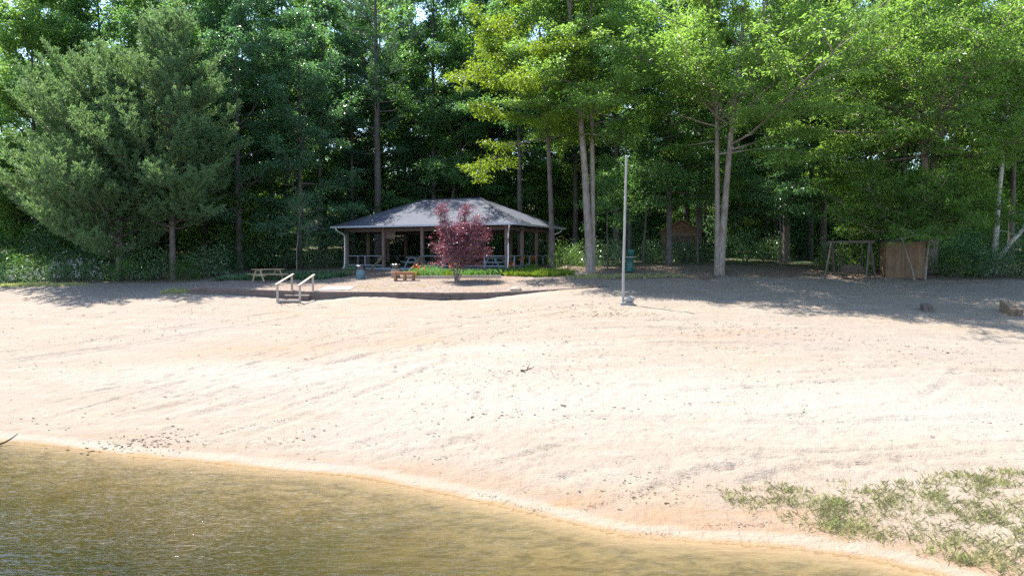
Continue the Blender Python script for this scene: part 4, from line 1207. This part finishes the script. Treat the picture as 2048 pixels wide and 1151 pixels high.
P = scatter_px(rng, [(320, 588), (345, 580), (378, 581), (379, 587)], 120); blades(b, rng, P, .2, .01, 8, .4)
P = scatter_px(rng, [(1130, 552), (1190, 550), (1330, 548), (1390, 552), (1290, 556), (1150, 558)], 260, ter); blades(b, rng, P, .16, .012, 8, .5)
P = scatter_px(rng, [(700, 572), (820, 566), (870, 572), (780, 580), (690, 579)], 60, ter); blades(b, rng, P, .08, .01, 7, .5)
tag(b.build('grass_fringe', M['blade']), 'thin fringe of grass along the foot of the tree line', 'grass', kind='stuff')
# day lilies in flower
for i, (px, Y, lab) in enumerate([(898, 44.4, 'orange day lily clump behind the maroon tree trunk'), (833, 44.6, 'orange day lily clump at the bench end of the flower bed'),
                                  (1027, 45.6, 'orange day lily beside the front corner downspout'), (1064, 47, 'orange day lily along the right side of the pavilion')]):
    p = G(px, Y)
    rt = empty('day_lily', tuple(p), 0, lab, 'flower')
    b = MB(); blades(b, rng, rng.normal(size=(6, 3)) * [.14, .1, 0], .55, .02, 8, .4); b.build('foliage', M['lime'], rt)
    n = 6 if i == 0 else 3
    b, s_ = MB(), MB()
    C = np.stack([rng.normal(size=n) * .3, rng.normal(size=n) * .12, rng.uniform(.55, .85, n)], 1)
    for c in C: s_.tube([c * [.4, .4, 0], c], .008, 4)
    leaves_mesh(b, rng, C, np.full(n, .12), 9, .15, .8, None, -.2, .5)
    s_.build('stem', M['lime'], rt); b.build('blossom', M['lily'], rt)

# leaf litter and twigs scattered over the sand, thicker along lines that imitate scarp shadows
def chips(b, rng, P, smin, smax):
    for p in P:
        s = rng.uniform(smin, smax) * (.6 + .02 * p[1])
        b.box(p + [0, 0, s * .12], (s * rng.uniform(.8, 3.6), s * rng.uniform(.4, 1), s * .3), rng.uniform(-.6, .6), rng.uniform(-.3, .3), rng.uniform(-.2, .2))
b = MB()
P = scatter_px(rng, [(0, 620), (380, 612), (1100, 615), (1400, 640), (1800, 660), (2048, 740), (2048, 930), (1500, 985), (1200, 1020), (800, 940), (0, 850)], 5200)
dn = fbm(P[:, 0] * .25, P[:, 1] * .5, 61, 3) + .16 * (P[:, 0] > -3)
P = P[(dn + rng.uniform(-.3, .3, len(P))) > .02]
chips(b, rng, P, .008, .03)
for c, sx, sy, n in [((285, 887), .9, .45, 150), ((330, 880), .5, .4, 60), ((1055, 742), 1.0, .5, 50), ((1060, 828), 1.4, .5, 80), ((1230, 628), 1.6, .6, 120), ((1540, 660), 1.6, .6, 60), ((1880, 700), 1.2, .5, 40),
                     ((590, 880), .5, .3, 30), ((1240, 970), .5, .25, 50), ((1310, 985), .6, .3, 50), ((590, 612), .6, .25, 40), ((1170, 612), 1.5, .5, 90)]:
    p = hit(*c); q = p + rng.normal(size=(n, 3)) * [sx, sy, 0]; q[:, 2] = zbase(q[:, 0], q[:, 1]) + .01
    chips(b, rng, q, .008, .034)
tag(b.build('leaf_litter', M['debris']), 'dark specks of leaf litter scattered across the pale sand', 'debris', kind='stuff')
b = MB()
SHADE_LINES = [[(440, 868), (500, 850), (570, 840)], [(1165, 1025), (1215, 1005), (1270, 990), (1310, 975)], [(1330, 975), (1360, 955), (1390, 935), (1440, 928), (1500, 925)],
      [(960, 990), (1040, 1005), (1090, 1018)], [(1400, 1050), (1480, 1047), (1560, 1052)], [(1290, 1060), (1340, 1061)], [(1415, 972), (1450, 962), (1470, 958)], [(1515, 966), (1560, 965)],
      [(1570, 965), (1610, 958), (1660, 952)], [(1520, 953), (1580, 953)], [(760, 885), (700, 898)], [(870, 925), (900, 910)], [(540, 614), (580, 607), (640, 600)], [(1090, 960), (1030, 985)], [(1860, 860), (1920, 850), (2048, 842)]]
for l in SHADE_LINES:  # dark debris laid in lines, also imitating shadow at little sand scarps
    pl = smooth_poly([hit(*p) for p in l], 6)
    pl = pl[:, :2] + np.stack([fbm(pl[:, 0] * 2, pl[:, 1] * 2, 71, 2), fbm(pl[:, 0] * 2, pl[:, 1] * 2, 72, 2)], 1) * .25
    for a, c in zip(pl[:-1], pl[1:]):
        L = np.linalg.norm(c - a)
        for _ in range(int(2 + L * 45)):
            q = a + (c - a) * rng.uniform(0, 1) + rng.normal(size=2) * .05
            chips(b, rng, [np.array([*q, z0(*q) + .008])], .004, .016)
tag(b.build('debris_shade_line', M['debris']), 'dark curved lines of debris standing in for scarp shadows near the waterline', 'debris', kind='stuff')
# twigs
for i, (px, py, L, rz, lab) in enumerate([(-4, 893, .45, .4, 'dark driftwood stick lying in the shallows at the far left'), (1042, 742, .6, -.9, 'dead forked twig lying on the open sand')]):
    p = hit(px, py); p[2] = max(z0(p[0], p[1]), -.02) + .03
    bb = MB(); d = np.array([math.cos(rz), math.sin(rz), .05])
    bb.tube(path_from(np.zeros(3), d, L, 6, rng, 0, .12), np.linspace(.028, .01, 7), 6)
    if i: bb.tube(path_from(d * L * .4, d + np.array([-.3, .6, .3]), L * .5, 4, rng, 0, .15), np.linspace(.014, .006, 5), 5)
    tag(bb.build('driftwood', M['debris'], None, True, tuple(p)), lab, 'driftwood')

# ------------------------------------------------------------------ light
SUN = Vector((-.74, .673, 0)) * math.cos(R(64)); SUN.z = math.sin(R(64))
sun = bpy.data.objects.new('sun', bpy.data.lights.new('sun', 'SUN')); COL.objects.link(sun)
sun.rotation_euler = SUN.to_track_quat('Z', 'Y').to_euler()
sun.data.energy = 4.6; sun.data.angle = R(.53); sun.data.color = (1, .96, .9)
wd = bpy.data.worlds.new('World'); sc.world = wd; wd.use_nodes = True
nt = wd.node_tree; nt.nodes.clear()
sky = nt.nodes.new('ShaderNodeTexSky'); sky.sky_type = 'NISHITA'; sky.sun_disc = False
sky.sun_elevation = R(64); sky.sun_rotation = math.atan2(-.74, .673); sky.air_density = 1.0; sky.dust_density = .6; sky.ozone_density = 1.4
bg = nt.nodes.new('ShaderNodeBackground'); bg.inputs[1].default_value = .15
wo = nt.nodes.new('ShaderNodeOutputWorld')
nt.links.new(sky.outputs[0], bg.inputs[0]); nt.links.new(bg.outputs[0], wo.inputs[0])
sc.view_settings.view_transform = 'Standard'; sc.view_settings.look = 'None'
sc.view_settings.exposure = 1.88; sc.view_settings.gamma = 1
sc.render.engine = 'CYCLES'
cy = sc.cycles
cy.max_bounces = 7; cy.diffuse_bounces = 4; cy.glossy_bounces = 3; cy.transmission_bounces = 4; cy.transparent_max_bounces = 6
cy.use_denoising = False; cy.use_adaptive_sampling = True; cy.adaptive_threshold = .01
cy.sample_clamp_indirect = 6
